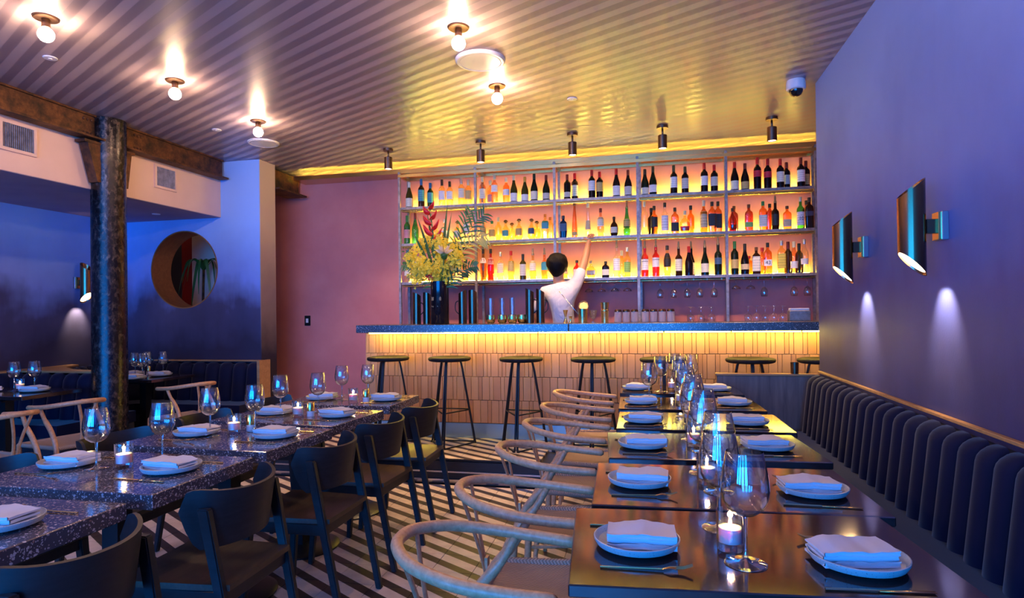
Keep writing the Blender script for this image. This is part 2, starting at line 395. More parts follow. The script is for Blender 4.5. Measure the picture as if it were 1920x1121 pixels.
# things seen through the opening
sbox('wall_corridor', (-7.0, YB - .02, 0), (-5.76, YB, ZC - .01), M_darkwall)
sbox('wall_corridor_panel', (-5.76, YB - .02, 0), (-5.61, YB, ZC - .01), M_red)
sbox('wall_corridor_end', (-5.61, YB - .02, 0), (-5.0, YB, ZC - .01), M_cream)
# dropped soffit over the booths
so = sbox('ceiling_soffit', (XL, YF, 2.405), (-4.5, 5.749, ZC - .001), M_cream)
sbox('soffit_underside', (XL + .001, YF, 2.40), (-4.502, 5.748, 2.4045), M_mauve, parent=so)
for i, (ya, yb) in enumerate(((3.46, 3.69), (4.86, 5.09))):
    v = thing('air_vent', 'pale louvred air vent ' + ('left of the iron column' if i == 0 else 'right of the iron column, near the blue wall'), 'vent', (-4.5, (ya + yb) / 2, 2.66), 0, 'air vents in the soffit')
    m = MB()
    for s in (-1, 1): m.box((.008, s * .125, 0), (.016, .022, .22)); m.box((.008, 0, s * .099), (.016, .228, .022))
    m.build('vent_frame', M_cream, v, 0)
    MB().box((.0015, 0, 0), (.003, .228, .176)).build('backing', M_dark_cloth, v, 0)
    s0 = MB().box((0, 0, 0), (.012, .004, .176)).mesh('slat', M_galv, 0)
    for k in range(15): obj('slat', s0, v, (.009, -.105 + k * .015, 0), .5)
# riveted beam
bm_ = thing('iron_beam', 'rusty riveted iron beam running along the ceiling edge', 'beam', (-4.45, 0, 2.9))
MB().box((0, .85, 0), (.02, 9.7, .20)).build('web', M_rust, bm_, 0)
MB().box((.03, .85, -.1), (.12, 9.7, .016)).build('lower_flange', M_rust, bm_, 0)
MB().box((.0, .85, .092), (.06, 9.7, .015)).build('upper_flange', M_rust, bm_, 0)
rv = MB().ball((0, 0, 0), .012, 8, 5).mesh('rivet', M_rust)
for k in range(6):
    for z in (-.06, .05): obj('rivet', rv, bm_, (.012, 4.06 + (k % 3) * .035 + (k // 3) * .5, z))
bm2 = MB().box((-4.15, 6.3, 2.86), (.14, .55, .22)).box((-4.1, 6.3, 2.745), (.26, .55, .016)).build('beam_stub', M_rust, None, 0)
tag(bm2, 'short rusty beam end beside the pink wall, behind the pillar', 'beam')
# column
co = thing('iron_column', 'worn cast iron column with patchy dark paint', 'column', (-4.445, 4.295, 0))
MB().lathe([(.17, 0), (.17, .05), (.15, .09), (.132, .14), (.129, 2.6), (.134, 2.64), (.134, ZC - .003)], 40).build('shaft', M_col, co, .6)
for sg_, L_ in ((-1, .26), (1, .21)):
    a, b = -.04, .05
    m = MB().box((.005, sg_ * (L_ + .12) / 2, 2.765), (.10, abs(L_ - .10), .022))
    P0 = [(a, sg_ * .12, 2.45), (b, sg_ * .12, 2.45), (b, sg_ * .15, 2.45), (a, sg_ * .15, 2.45), (a, sg_ * .12, 2.755), (b, sg_ * .12, 2.755), (b, sg_ * (L_ - .02), 2.755), (a, sg_ * (L_ - .02), 2.755)]
    m.hexa(P0); m.build('bracket', M_rust, co, 0)
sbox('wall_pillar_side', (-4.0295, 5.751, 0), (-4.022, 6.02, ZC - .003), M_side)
# ---------------------------------------------------------------- floor tiles and platform
PZ = .18
TS = .22
tile_me = MB().hexa([(-.1085, -.1085, -.016), (.1085, -.1085, -.016), (.1085, .1085, -.016), (-.1085, .1085, -.016), (-.1085, -.1085, 0), (.1085, -.1085, 0), (.1085, .1085, 0), (-.1085, .1085, 0)]).mesh('tile', M_tile, 0)
cells = []
X0 = -1.8 + .11 - .22 * 18
for i in range(33):
    for j in range(40):
        x = X0 + i * TS; y = -4.0 + .11 + j * TS
        if x < XL + .1 or x > XW - .1 or y > 4.6: continue
        cells.append((x, y))
def seen(c): return -c[1] * .85 - .2 < c[0] < c[1] * .72 + .3 and 1.9 < c[1]
vis = sorted([c for c in cells if seen(c) and -3.6 < c[0] < -.2], key=lambda c: c[1])[:260]
vs_ = set(vis)
for (x, y) in vis: obj('tile', tile_me, floor, (x, y, 0))
def tilefield(name, cs, parent, z=0):
    m = MB()
    for (x, y) in cs: m.hexa([(x - .1085, y - .1085, z - .016), (x + .1085, y - .1085, z - .016), (x + .1085, y + .1085, z - .016), (x - .1085, y + .1085, z - .016), (x - .1085, y - .1085, z), (x + .1085, y - .1085, z), (x + .1085, y + .1085, z), (x - .1085, y + .1085, z)])
    o = m.build(name, M_tile, parent, 0); o['kind'] = 'stuff'; return o
tilefield('floor_tiles', [c for c in cells if c not in vs_], floor)
plat = struct(MB().box((-2.4, 5.63, (PZ - .016) / 2 - .006), (3.3, 1.94, PZ - .004)).box((.5, 5.84, (PZ - .016) / 2 - .006), (2.5, 1.56, PZ - .004)).build('floor_platform', M_black_wood, smooth=0))
pc = [(-4.0 + .06 + .11 + i * TS, 4.68 + .11 + j * TS) for i in range(26) for j in range(4) if (-4 + .17 + i * TS < -.86 or j >= 2)]
pc = [c for c in pc if c[0] < 1.7]
for (x, y) in [c for c in pc if c[0] > -2.7 and c[0] < -.2]: obj('tile', tile_me, plat, (x, y, PZ + .001))
tilefield('platform_tiles', [c for c in pc if not (c[0] > -2.7 and c[0] < -.2)], plat, PZ + .001)
MB().box((-2.4, 4.655, .085), (3.3, .02, .012)).box((-2.4, 4.645, .015), (3.3, .03, .03)).build('step_nosing', M_steel, plat, 0)
MB().box((-2.4, 4.668, PZ - .003), (3.3, .022, .012)).build('step_edge', M_black, plat, 0)
# light switch
s = thing('light_switch', 'small black light switch plate on the pink wall', 'switch', (-4.06 + .04, YB, 1.275))
MB().box((0, -.006, 0), (.075, .012, .12), .003).build('switch_plate', M_black, s, .5)
MB().box((0, -.014, 0), (.03, .006, .05), .001).build('rocker', M_white, s, .5)
# ---------------------------------------------------------------- shelving
SX = (-2.72, -1.84, -.977, -.12, .738, 1.56); SY0, SY1 = 6.40, 6.62; SZ = (2.53, 2.125, 1.695)
sh = thing('back_bar_shelving', 'galvanised steel shelving unit lit with yellow strips on pink wall', 'shelving', (0, 6.5, 0))
pm = MB().box((0, 0, 1.925), (.026, .026, 1.99)).mesh('post', M_galv, 0)
for x in SX:
    obj('post', pm, sh, (x, SY0 - 6.5, 0)); obj('post', pm, sh, (x + .02, SY1 - 6.5 - .01, 0))
L = SX[-1] - SX[0] + .026; xc = (SX[0] + SX[-1]) / 2
for k in range(3):
    MB().box((xc, .01, SZ[k] - .016), (L, .215, .028)).build('shelf_board', M_galv, sh, 0)
    for a, b in zip(SX, SX[1:]):
        MB().tube([(a + .02, -.07, SZ[k] - .045), (b - .02, -.07, SZ[k] - .045)], .011, 8).build('shelf_rail', M_brass, sh, .8)
        MB().box(((a + b) / 2, .095, SZ[k] + .004), (b - a - .05, .016, .012)).build('light_strip', M_led, sh, 0)
MB().box((xc, -.10, 2.875), (L, .03, .03)).build('top_rail', M_brass, sh, 0)  # top and cross rails: brass colour stands in for yellow LED light on them
MB().box((xc, .11, 2.875), (L, .03, .03)).build('top_rail', M_brass, sh, 0)
for x in SX: MB().box((x, .0, 2.875), (.026, .2, .03)).build('cross_rail', M_brass, sh, 0)
cn = thing('cornice', 'light cornice along the back wall top, LED glow put into its brass tone', 'cornice', (0, 6.5, 0))
MB().box((-1.2, -.1, 2.925), (5.66, .02, .045)).box((-1.2, .02, 2.907), (5.66, .25, .008)).build('cornice_board', M_brass, cn, 0)  # cornice takes the brass colour to carry the LED glow
for i in range(8): MB().box((-3.68 + i * .705, .0, 2.914), (.69, .02, .01)).build('light_strip', M_led_c, cn, 0)
# back counter
bc = sbox('back_counter', (-2.75, 6.28, PZ), (1.9, 6.38, 1.08), M_dark_cloth); del bc['kind']
tag(bc, 'low dark back counter below the bottle shelves', 'counter')
# ---------------------------------------------------------------- bar
bar = thing('bar_counter', 'long bar with dark terrazzo top and terracotta tile front', 'bar', (0, 5.5, 0))
MB().box((-.4, .04, .66), (4.6, .06, .99)).build('bar_front', M_grout, bar, 0)
MB().box((-1.72, .1, 1.2025), (2.02, .5, .073), .004).build('counter_top', M_bar, bar, .5)
MB().box((.6, .1, 1.2025), (2.61, .5, .073), .004).build('counter_top', M_bar, bar, .5)
MB().box((-.4, -.002, .25), (4.6, .012, .135)).build('kickplate', M_kick, bar, 0)
MB().box((-.4, .2, .62), (4.55, .25, .88)).build('bar_body', M_dark_cloth, bar, 0)
for i in range(8): MB().box((-2.35 + i * .545, -.10, 1.160), (.53, .016, .008)).build('light_strip', M_led_b, bar, 0)
rows = ((.967, 1.164), (.752, .967), (.535, .752), (.322, .535))
pat = (.036, .07, .07, .036, .036, .07, .07, .036, .07, .036, .07, .07, .036, .07, .07, .036)
tm = {}
rest = MB(); cnt = 0
for r_, (za, zb) in enumerate(rows):
    x = -2.70 - r_ * .017; k = r_ * 5
    while x < 1.85:
        wd = pat[k % len(pat)]; k += 1 + (k * 7 + r_) % 3
        a, b = max(x, -2.70), x + wd
        h = zb - za - .004; yy = -.004 - .003 * R.random()
        if b - a > .012:
            if cnt < 296 and b < 1.42 and not (b - a < wd - .002):
                key = (wd, r_)
                if key not in tm: tm[key] = MB().box((0, 0, 0), (wd - .0032, .018, h), .0015).mesh('tile', M_tilebar, .5)
                obj('tile', tm[key], bar, ((a + b) / 2, yy, (za + zb) / 2)); cnt += 1
            else: rest.box(((a + b) / 2, yy, (za + zb) / 2), (b - a - .003, .018, h))
        x += wd
o = rest.build('front_tiles', M_tilebar, bar, 0); o['kind'] = 'stuff'
# walnut divider
dv = thing('wood_divider', 'low walnut veneer divider at the end of the banquette', 'divider', (0, 4.975, 0))
MB().box((.84, 0, .42), (.71, .045, .84), .003).build('divider_panel', M_panel, dv, .5)
MB().box((.84, 0, .848), (.73, .06, .016), .002).build('divider_cap', M_ledge, dv, .5)
cu = MB().lathe([(0, 0), (.028, 0), (.03, .085), (.028, .085), (.026, .004), (0, .004)], 20).build('brass_cup', M_copper, loc=(1.045, 4.975, .8565)); tag(cu, 'small bronze cup standing on the walnut divider', 'cup')
# ---------------------------------------------------------------- right banquette
bq = thing('wall_banquette', 'long navy velvet banquette with channel tufted back on right wall', 'banquette', (XW, 0, 0))
MB().box((-.02, 2.2, .43), (.035, 5.3, .84)).build('back_board', M_dark_cloth, bq, 0)
MB().box((-.014, 2.2, .884), (.024, 5.3, .014), .002).build('top_ledge', M_ledge, bq, .5)
MB().box((-.29, 2.2, .19), (.48, 5.3, .36)).build('seat_base', M_dark_cloth, bq, 0)
MB().box((-.30, 2.2, .41), (.54, 5.3, .09), .03, seg=3).build('seat_cushion', M_velvet, bq, .8)
def channel(w_, h, d, n=10):      # half-round padded channel, back on y=0, facing -y, rounded top
    m = MB(); g = []
    zs = [0, .02] + [h * .25, h * .5, h * .75] + [h - w_ * .5 * (1 - math.sin(a)) for a in (0, PI / 10, PI / 5, PI * .3, PI * .38, PI * .44, PI * .48)]
    for i, z in enumerate(zs):
        k = 1 if z <= h - w_ * .5 else math.sqrt(max(0.003, 1 - ((z - (h - w_ * .5)) / (w_ * .5)) ** 2))
        k0 = .7 if i == 0 else 1
        lean = .05 * (1 - z / h)
        ring = []
        for q in range(n + 1):
            a = PI * q / n
            ring.append((-w_ / 2 * math.cos(a) * (.35 + .65 * k), -(d * k * k0 * (math.sin(a) ** .7)) - lean, z))
        ring += [(w_ / 2 * (.35 + .65 * k), 0, z), (-w_ / 2 * (.35 + .65 * k), 0, z)]
        g.append(ring)
    m.sheet(g, closed_u=True); m.bm.faces.new([v for v in list(m.bm.verts)[-(n + 3):]])
    return m.mesh('back_channel', M_velvet, 1.3)
ch = channel(.122, .43, .07)
for k in range(42): obj('back_channel', ch, bq, (-.035, 4.78 - k * .124, .435), -PI / 2)
# ---------------------------------------------------------------- booths on the left
def booth(label, path, seatpoly, ledge, cw, hz=.86, ends=()):
    b = thing('booth_banquette', label, 'banquette', (path[0][0], path[0][1], 0), 0, 'navy velvet booths on the left'); ox, oy = path[0]
    chm = channel(cw - .003, hz - .44, .06)
    P = [Vector((x - ox, y - oy)) for x, y in path]; d = 0; rest_ = 0
    m = MB()
    for a, c in zip(P, P[1:]):
        n = Vector((c - a)); ln = n.length; n.normalize(); ang_ = math.atan2(n.y, n.x)
        mid = (a + c) / 2; nn = Vector((-n.y, n.x))
        m.box((mid.x + nn.x * .03, mid.y + nn.y * .03, hz / 2 - .01), (ln + .02, .06, hz - .03), 0, Matrix.Rotation(ang_, 3, 'Z'))
        k = max(1, round(ln / cw))
        for i in range(k):
            p = a + n * (ln * (i + .5) / k); o = obj('back_channel', chm, b, (p.x, p.y, .435), ang_)
            o.scale = (ln / k / cw, 1, 1)
    m.build('back_board', M_dark_cloth, b, 0)
    for poly, z0, z1, nm, mt in seatpoly + ledge:
        m = MB(); lo = [m.bm.verts.new((x - ox, y - oy, z0)) for x, y in poly]; hi = [m.bm.verts.new((x - ox, y - oy, z1)) for x, y in poly]
        m.bm.faces.new(list(reversed(lo))); m.bm.faces.new(hi)
        for i in range(len(poly)): j = (i + 1) % len(poly); m.bm.faces.new((lo[i], lo[j], hi[j], hi[i]))
        m.build(nm, mt, b, 0)
    return b
# channel faces -y of its local frame = right-hand side of the path direction
booth('navy velvet booth left of the iron column, with oak ledge behind', [(-5.66, 0.6), (-5.66, 4.43), (-4.74, 4.43)],
      [([(-5.62, .6), (-5.2, .6), (-5.2, 4.07), (-4.74, 4.07), (-4.74, 4.42), (-5.62, 4.42)], .36, .46, 'seat_cushion', M_velvet),
       ([(-5.62, .6), (-5.23, .6), (-5.23, 4.1), (-4.74, 4.1), (-4.74, 4.42), (-5.62, 4.42)], .0, .355, 'seat_base', M_dark_cloth)],
      [([(-5.745, .6), (-5.64, .6), (-5.64, 4.44), (-4.74, 4.44), (-4.74, 4.53), (-5.18, 4.62), (-5.5, 4.82), (-5.66, 5.1), (-5.745, 5.1)], .855, .87, 'top_ledge', M_ledge)], .165)
arc = [(-4.76, 4.59), (-5.05, 4.62), (-5.35, 4.76), (-5.55, 4.98), (-5.63, 5.25), (-5.55, 5.48), (-5.35, 5.62), (-5.1, 5.66), (-3.95, 5.66)]
booth('curved navy velvet booth right of the iron column, under the round opening', [(x, y) for x, y in arc],
      [([(-4.76, 4.65), (-5.05, 4.68), (-5.3, 4.8), (-5.5, 5.0), (-5.56, 5.25), (-5.5, 5.42), (-5.33, 5.56), (-5.1, 5.6), (-3.96, 5.6), (-3.96, 5.30), (-5.0, 5.30), (-5.15, 5.26), (-5.2, 5.15), (-5.12, 5.0), (-4.95, 4.9), (-4.76, 4.88)], .36, .46, 'seat_cushion', M_velvet),
       ([(-4.76, 4.65), (-5.05, 4.68), (-5.3, 4.8), (-5.5, 5.0), (-5.56, 5.25), (-5.5, 5.42), (-5.33, 5.56), (-5.1, 5.6), (-3.96, 5.6), (-3.96, 5.33), (-5.0, 5.33), (-5.18, 5.28), (-5.23, 5.15), (-5.15, 5.0), (-4.95, 4.88), (-4.76, 4.86)], .0, .355, 'seat_base', M_dark_cloth)],
      [([(-5.3, 5.68), (-3.94, 5.68), (-3.94, 5.745), (-5.3, 5.745)], .862, .875, 'top_ledge', M_ledge), ([(-3.945, 5.56), (-3.915, 5.56), (-3.915, 5.745), (-3.945, 5.745)], 0, .88, 'end_panel', M_ledge)], .165)
# ================================================================ TABLES
def nth(i): return ('nearest', 'second nearest', 'third nearest', 'fourth nearest', 'fifth nearest', 'farthest')[i]
def table(name, label, group, cx, cy, rot, w_, d_, th, mt, bx=0, by=0, br=.215):
    t_ = thing(name, label, 'table', (cx, cy, 0), math.radians(rot), group)
    MB().box((0, 0, .76 - th / 2), (w_, d_, th), .003).build('tabletop', mt, t_, .5)
    MB().box((bx, by, .36), (.07, .07, .74 - th)).build('pedestal', M_black, t_, .5)
    MB().lathe([(0, 0), (br, 0), (br, .008), (br - .025, .018), (.05, .024), (0, .024)], 36).build('base', M_black, t_, .5, (bx, by, 0))
    MB().box((bx, by, .755 - th - .012), (.34, .34, .012)).build('top_plate', M_black, t_, .5)
    return t_
TT = [(.21, 1.61, 6.4), (.222, 2.14, 2.6), (.222, 2.755, 5.0), (.236, 3.36, 1.2), (.20, 3.99, 2.0), (.18, 4.70, 1.0)]
TT = [(.215, 1.60, 5.0), (.224, 2.14, 2.6), (.225, 2.76, 4.5), (.237, 3.362, 1.2), (.212, 3.995, 2.0), (.19, 4.70, 1.0)]
for i, (x, y, r_) in enumerate(TT):
    table('lacquered_table', 'glossy black lacquered table, %s of six beside the wall banquette' % nth(i), 'lacquered tables along the banquette', x, y, r_, .84, .52, .028, M_lacq)
LT = [(-2.0, 1.335, 1.5), (-2.0, 1.96, 0.5), (-2.0, 2.60, -1.5), (-2.0, 3.215, -5.0), (-2.02, 3.865, 1.0)]
for i, (x, y, r_) in enumerate(LT):
    table('terrazzo_table', 'dark terrazzo table with thick edge, %s in the middle row' % nth(i if i < 4 else 5), 'terrazzo tables in the middle row', x, y, r_, .80, .53, .052, M_terr, bx=0)
# booth tables
for i, (x, y, w_, d_) in enumerate([(-4.96, 3.9, .78, .5), (-4.84, 5.08, .66, .56)]):
    table('booth_table', 'black booth table ' + ('left of the iron column, cut by the photo edge' if i == 0 else 'right of the iron column in the curved booth'), 'booth tables', x, y, 0, w_, d_, .03, M_lacq, by=(-.06, 0)[i], br=.17)

# ================================================================ DINNERWARE
def rot2(p, a): return (p[0] * math.cos(a) - p[1] * math.sin(a), p[0] * math.sin(a) + p[1] * math.cos(a))
pl = tag(MB().lathe([(0, 0), (.06, 0), (.075, .004), (.098, .010), (.104, .020), (.1045, .026), (.102, .027), (.099, .022), (.093, .014), (.07, .009), (0, .008)], 40).build('plate', M_plate, None, .6), '', 'plate')
# folded napkin: a soft flat roll
def napkin_mesh(seed):
    r = random.Random(seed); m = MB()
    W, D, H = .165, .105, .026
    def strip(y0, y1, z0, z1, th):
        g = []
        for i in range(13):
            u = i / 12 - .5; row = []
            wob = .0018 * math.sin(u * 9 + seed * 1.7) + .001 * math.sin(u * 23 + seed)
            pts = []
            for k in range(9): v = k / 8; pts.append((y0 + (y1 - y0) * v, z1 + wob + .0012 * math.sin(v * 5 + u * 6 + seed) - (.003 * (abs(u) * 2) ** 4)))
            for k in range(5): a = PI / 2 - PI * k / 4; pts.append((y1 + math.cos(a) * (z1 - z0) / 2, (z0 + z1) / 2 + wob * .6 + math.sin(a) * (z1 - z0) / 2))
            for k in range(9): v = 1 - k / 8; pts.append((y0 + (y1 - y0) * v, z0 + .3 * wob))
            for (y, z) in pts: row.append((u * W, y + .003 * u * math.sin(seed), max(z, 0)))
            g.append(row)
        m.sheet(g, closed_u=True)
        m.bm.verts.ensure_lookup_table(); L_ = len(g[0])
        vs2 = list(m.bm.verts)[-13 * L_:]
        m.bm.faces.new(list(reversed(vs2[:L_]))); m.bm.faces.new(vs2[-L_:])
    strip(D / 2, -D / 2, 0.0, .0095, .003)
    strip(D / 2 - .004, -D / 2 + .007, .010, .0185, .003)
    strip(D / 2 - .002, -D / 2 + .001, .019, .0265, .003)
    [setattr(v, 'co', Vector((v.co.x, v.co.y, v.co.z * 1.3))) for v in m.bm.verts]
    return m.mesh('napkin', M_linen, 1.0)
NAP = [napkin_mesh(k) for k in range(3)]
def fork_mesh():
    m = MB()
    m.tube([(-.105, 0, .003), (-.03, 0, .0035), (.035, 0, .005)], [.0028, .0024, .0022], 6)
    m.tube([(.03, 0, .005), (.05, 0, .010), (.062, 0, .009)], [.0024, .0075, .0085], 6, flat=(1, .25))
    for k in range(4): y = (k - 1.5) * .0042; m.tube([(.060, y, .009), (.078, y, .010), (.098, y, .017)], [.0016, .0013, .0009], 5)
    return m.mesh('fork', M_gold, 1)
def knife_mesh():
    m = MB(); m.tube([(-.105, 0, .003), (0, 0, .0032)], [.003, .0026], 6); m.box((.055, .001, .0030), (.11, .011, .002), .0008); return m.mesh('knife', M_gold, 1)
FORK, KNIFE = fork_mesh(), knife_mesh()
def glass_proto(name, prof, parts):
    g = thing(name, '', 'glass')
    for nm, pf, seg in parts: MB().lathe(pf, seg, close=False).build(nm, M_glass, g, 1.5)
    return reg(g)
BOWL = [(.005, .098), (.018, .101), (.032, .113), (.040, .132), (.0425, .152), (.041, .175), (.037, .200), (.0325, .228), (.0318, .2285), (.0365, .200), (.0405, .175), (.0418, .152), (.0392, .133), (.031, .1145), (.018, .103), (0, .1005)]
STEM = [(.006, .0985), (.0042, .09), (.0036, .06), (.0036, .03), (.005, .012), (.012, .005), (.034, .0022), (.0375, .001), (.0375, 0), (0, 0)]
wg = glass_proto('wine_glass', None, [('bowl', BOWL, 28), ('stem', STEM, 20)])
for c_ in kids(wg):
    if c_.name.startswith('stem'): c_.data.materials[0] = M_stem
wg_used = [False]
def place(proto, loc, rz, label, group, used):
    if not used[0]:
        used[0] = True; proto.location = loc; proto.rotation_euler = (0, 0, rz); proto['label'] = label; proto['group'] = group; return proto
    return dup(proto, loc, rz, label, group)
vot = thing('candle_holder', '', 'candle')
MB().lathe([(0, 0), (.029, 0), (.030, .002), (.0315, .082), (.029, .082), (.0275, .016), (0, .014)], 24).build('glass_cup', M_glass, vot, .8)
wx = MB().lathe([(0, .0165), (.0265, .0165), (.0268, .046), (.024, .0465), (.008, .044), (0, .044)], 20).build('wax', M_wax, vot, .8)
MB().lathe([(0, .047), (.0035, .051), (.0042, .056), (.002, .065), (0, .070)], 10).build('flame', M_flame, wx, 2)
reg(vot); vot_used = [False]
shk = thing('table_lamp_shaker', '', 'shaker'); shk.name = 'brass_shaker'
MB().lathe([(0, 0), (.021, 0), (.021, .03), (0, .03)], 20).build('marble_base', M_linen, shk, .6)
MB().lathe([(.020, .03), (.021, .031), (.021, .080), (.019, .083), (0, .084)], 20).build('brass_cap', M_brass, shk, .6)
reg(shk); shk_used = [False]
used_plate = [False]; NC = [0]
def setting(px, py, rz, who, group, seat, z=.76, cut=True):
    """plate, napkin, fork and knife for one diner; who = text placing the plate."""
    if not used_plate[0]:
        used_plate[0] = True; p = pl; p.location = (px, py, z); p.rotation_euler = (0, 0, rz)
    else:
        p = pl.copy(); COL.objects.link(p); p.location = (px, py, z); p.rotation_euler = (0, 0, rz)
    p['label'] = 'speckled stoneware plate, ' + who; p['group'] = 'stoneware plates'
    NC[0] += 1
    n = obj('napkin', NAP[NC[0] % 3], None, (px - .012 * seat, py + .004, z + .010), rz + R.uniform(-.12, .12) + (0 if seat > 0 else PI * 0))
    tag(n, 'folded white napkin on plate, ' + who, 'napkin', 'folded napkins')
    if cut:
        dx, dy = rot2((-.015 * seat, -.142), rz)
        f = obj('fork' if seat < 0 else 'knife', FORK if seat < 0 else KNIFE, None, (px + dx, py + dy, z), rz + (0 if seat < 0 else .0) + R.uniform(-.04, .04))
        tag(f, ('brass fork' if seat < 0 else 'brass knife') + ' in front of plate, ' + who, 'fork' if seat < 0 else 'knife', 'brass cutlery')
        dx, dy = rot2((.01 * seat, .135), rz)
        f = obj('knife' if seat < 0 else 'fork', KNIFE if seat < 0 else FORK, None, (px + dx, py + dy, z), rz + PI * (1 if seat > 0 else 0) + R.uniform(-.04, .04))
        tag(f, ('brass knife' if seat < 0 else 'brass fork') + ' behind plate, ' + who, 'knife' if seat < 0 else 'fork', 'brass cutlery')
TP = [((-.043, 1.55), (.449, 1.535)), ((-.047, 2.11), (.488, 2.10)), ((-.043, 2.69), (.466, 2.74)), ((-.048, 3.30), (.469, 3.31)), ((-.069, 3.95), (.487, 3.97)), ((-.115, 4.65), (.451, 4.66))]
for i, (a, b) in enumerate(TP):
    r_ = math.radians(TT[i][2])
    setting(a[0], a[1], r_, 'chair side of %s lacquered table' % nth(i), '', -1)
    setting(b[0], b[1], r_, 'banquette side of %s lacquered table' % nth(i), '', 1)
LP = [((None), (-1.777, 1.357)), ((-2.244, 1.978), (-1.771, 1.978)), ((-2.182, 2.60), (-1.757, 2.62)), ((-2.176, 3.23), (-1.755, 3.206)), ((-2.222, 3.842), (-1.748, 3.857))]
for i, (a, b) in enumerate(LP):
    r_ = math.radians(LT[i][2]); q = nth(i if i < 4 else 5)
    if a: setting(a[0], a[1], r_, 'left side of %s terrazzo table' % q, '', -1)
    setting(b[0], b[1], r_, 'right side of %s terrazzo table' % q, '', 1)
for k, (x, y, s_, w_) in enumerate([(-4.79, 3.93, 1, 'right end of booth table left of column'), (-5.18, 3.86, -1, 'left end of booth table left of column'),
        (-5.1, 4.86, -1, 'near left of curved booth table'), (-4.74, 4.84, 1, 'near right of curved booth table'), (-5.06, 5.15, -1, 'far left of curved booth table'), (-4.72, 5.14, 1, 'far right of curved booth table')]):
    setting(x, y, .1 * s_, w_, '', s_, cut=False)
# wine glasses
GL = []
for i, (cy) in enumerate((1.49, 2.06, 2.64, 3.27, 3.91, 4.60)):
    q = nth(i)
    GL += [(.203, cy, 'on the %s lacquered table, near the front edge' % q), (.171, cy + .23, 'on the %s lacquered table, behind the candle' % q)]
GL += [(-.02, 3.97, 'standing alone left of the candle on the fifth lacquered table'), (.06, 4.55, 'left of the candle on the farthest lacquered table'), (.28, 4.72, 'right of the candle on the farthest lacquered table')]
for i, (a, b) in enumerate((((-2.092, 1.958), (-1.95, 2.13)), ((-2.098, 2.59), (-1.955, 2.736)), ((-2.117, 3.2), (-1.955, 3.338)), ((-2.063, 3.83), (-1.919, 3.93)))):
    q = nth(i + 1 if i < 3 else 5)
    GL += [(a[0], a[1], 'left of the candle on the %s terrazzo table' % q), (b[0], b[1], 'right of the candle on the %s terrazzo table' % q)]
GL += [(-5.02, 3.95, 'left of the candle on the booth table left of the column'), (-4.9, 4.02, 'right of the candle on the booth table left of the column'),
       (-5.0, 4.98, 'first from left on the curved booth table'), (-4.93, 5.05, 'second from left on the curved booth table'), (-4.9, 5.17, 'third from left on the curved booth table'),
       (-4.76, 4.96, 'fourth from left on the curved booth table'), (-4.78, 5.24, 'rightmost at the back of the curved booth table')]
for x, y, q in GL:
    g_ = place(wg, (x, y, .7605), R.uniform(0, 6), 'empty wine glass ' + q, 'empty wine glasses', wg_used)
    g_.scale = (1.27, 1.27, 1.12) if x > -.5 else (1.12, 1.12, 1.02)
VT = [(.18, 1.575, 'the nearest lacquered table'), (.175, 2.16, 'the second nearest lacquered table'), (.17, 2.74, 'the third nearest lacquered table'), (.19, 3.36, 'the fourth nearest lacquered table'), (.17, 3.99, 'the fifth nearest lacquered table'), (.14, 4.66, 'the farthest lacquered table'),
      (-1.998, 1.99, 'the second nearest terrazzo table'), (-2.021, 2.665, 'the third nearest terrazzo table'), (-1.975, 3.155, 'the fourth nearest terrazzo table'), (-1.93, 3.735, 'the farthest terrazzo table'),
      (-4.96, 3.95, 'the booth table left of the column'), (-4.86, 4.86, 'the curved booth table')]
for x, y, q in VT:
    v_ = place(vot, (x, y, .7605), 0, 'lit candle in clear glass cup on ' + q, 'lit candles in glass cups', vot_used); v_.scale = (1.04, 1.04, 1.15)
for x, y, q in [(-1.985, 2.745, 'third nearest terrazzo table'), (-1.915, 3.19, 'fourth nearest terrazzo table'), (-1.86, 3.78, 'farthest terrazzo table'), (-4.98, 5.27, 'curved booth table')]:
    place(shk, (x, y, .7605), 0, 'brass topped shaker beside the candle on the ' + q, 'brass topped shakers', shk_used)
for x, y in ((.18, 1.575), (.175, 2.16), (.17, 2.74), (.19, 3.36), (.17, 3.99), (.14, 4.66), (-1.998, 1.99), (-2.021, 2.665), (-1.975, 3.155), (-1.93, 3.735), (-4.96, 3.95), (-4.86, 4.86)):
    l = bpy.data.lights.new('candle_light', 'POINT'); l.energy = 0.4; l.color = (1, .5, .22); l.shadow_soft_size = .006
    o = bpy.data.objects.new('candle_light', l); COL.objects.link(o); o.location = (x, y, .7605 + .067)

# ================================================================ WISHBONE CHAIRS
wc = thing('wishbone_chair', '', 'chair')
def sm(P, n=24):      # Catmull-Rom
    P = [Vector(p) for p in P]; P = [P[0] * 2 - P[1]] + P + [P[-1] * 2 - P[-2]]; out = []
    for i in range(1, len(P) - 2):
        for k in range(n):
            u = k / n; a, b, c, d = P[i - 1:i + 3]
            out.append(.5 * ((2 * b) + (-a + c) * u + (2 * a - 5 * b + 4 * c - d) * u * u + (-a + 3 * b - 3 * c + d) * u ** 3))
    out.append(P[-2]); return out
rail = sm([(-.178, .13, .700), (-.186, .02, .707), (-.182, -.10, .718), (-.145, -.215, .735), (-.07, -.285, .747), (0, -.302, .75), (.07, -.285, .747), (.145, -.215, .735), (.182, -.10, .718), (.186, .02, .707), (.178, .13, .700)], 5)
MB().tube(rail, .0165, 12, roundend=True).build('arm_rail', M_oak, wc, 2)
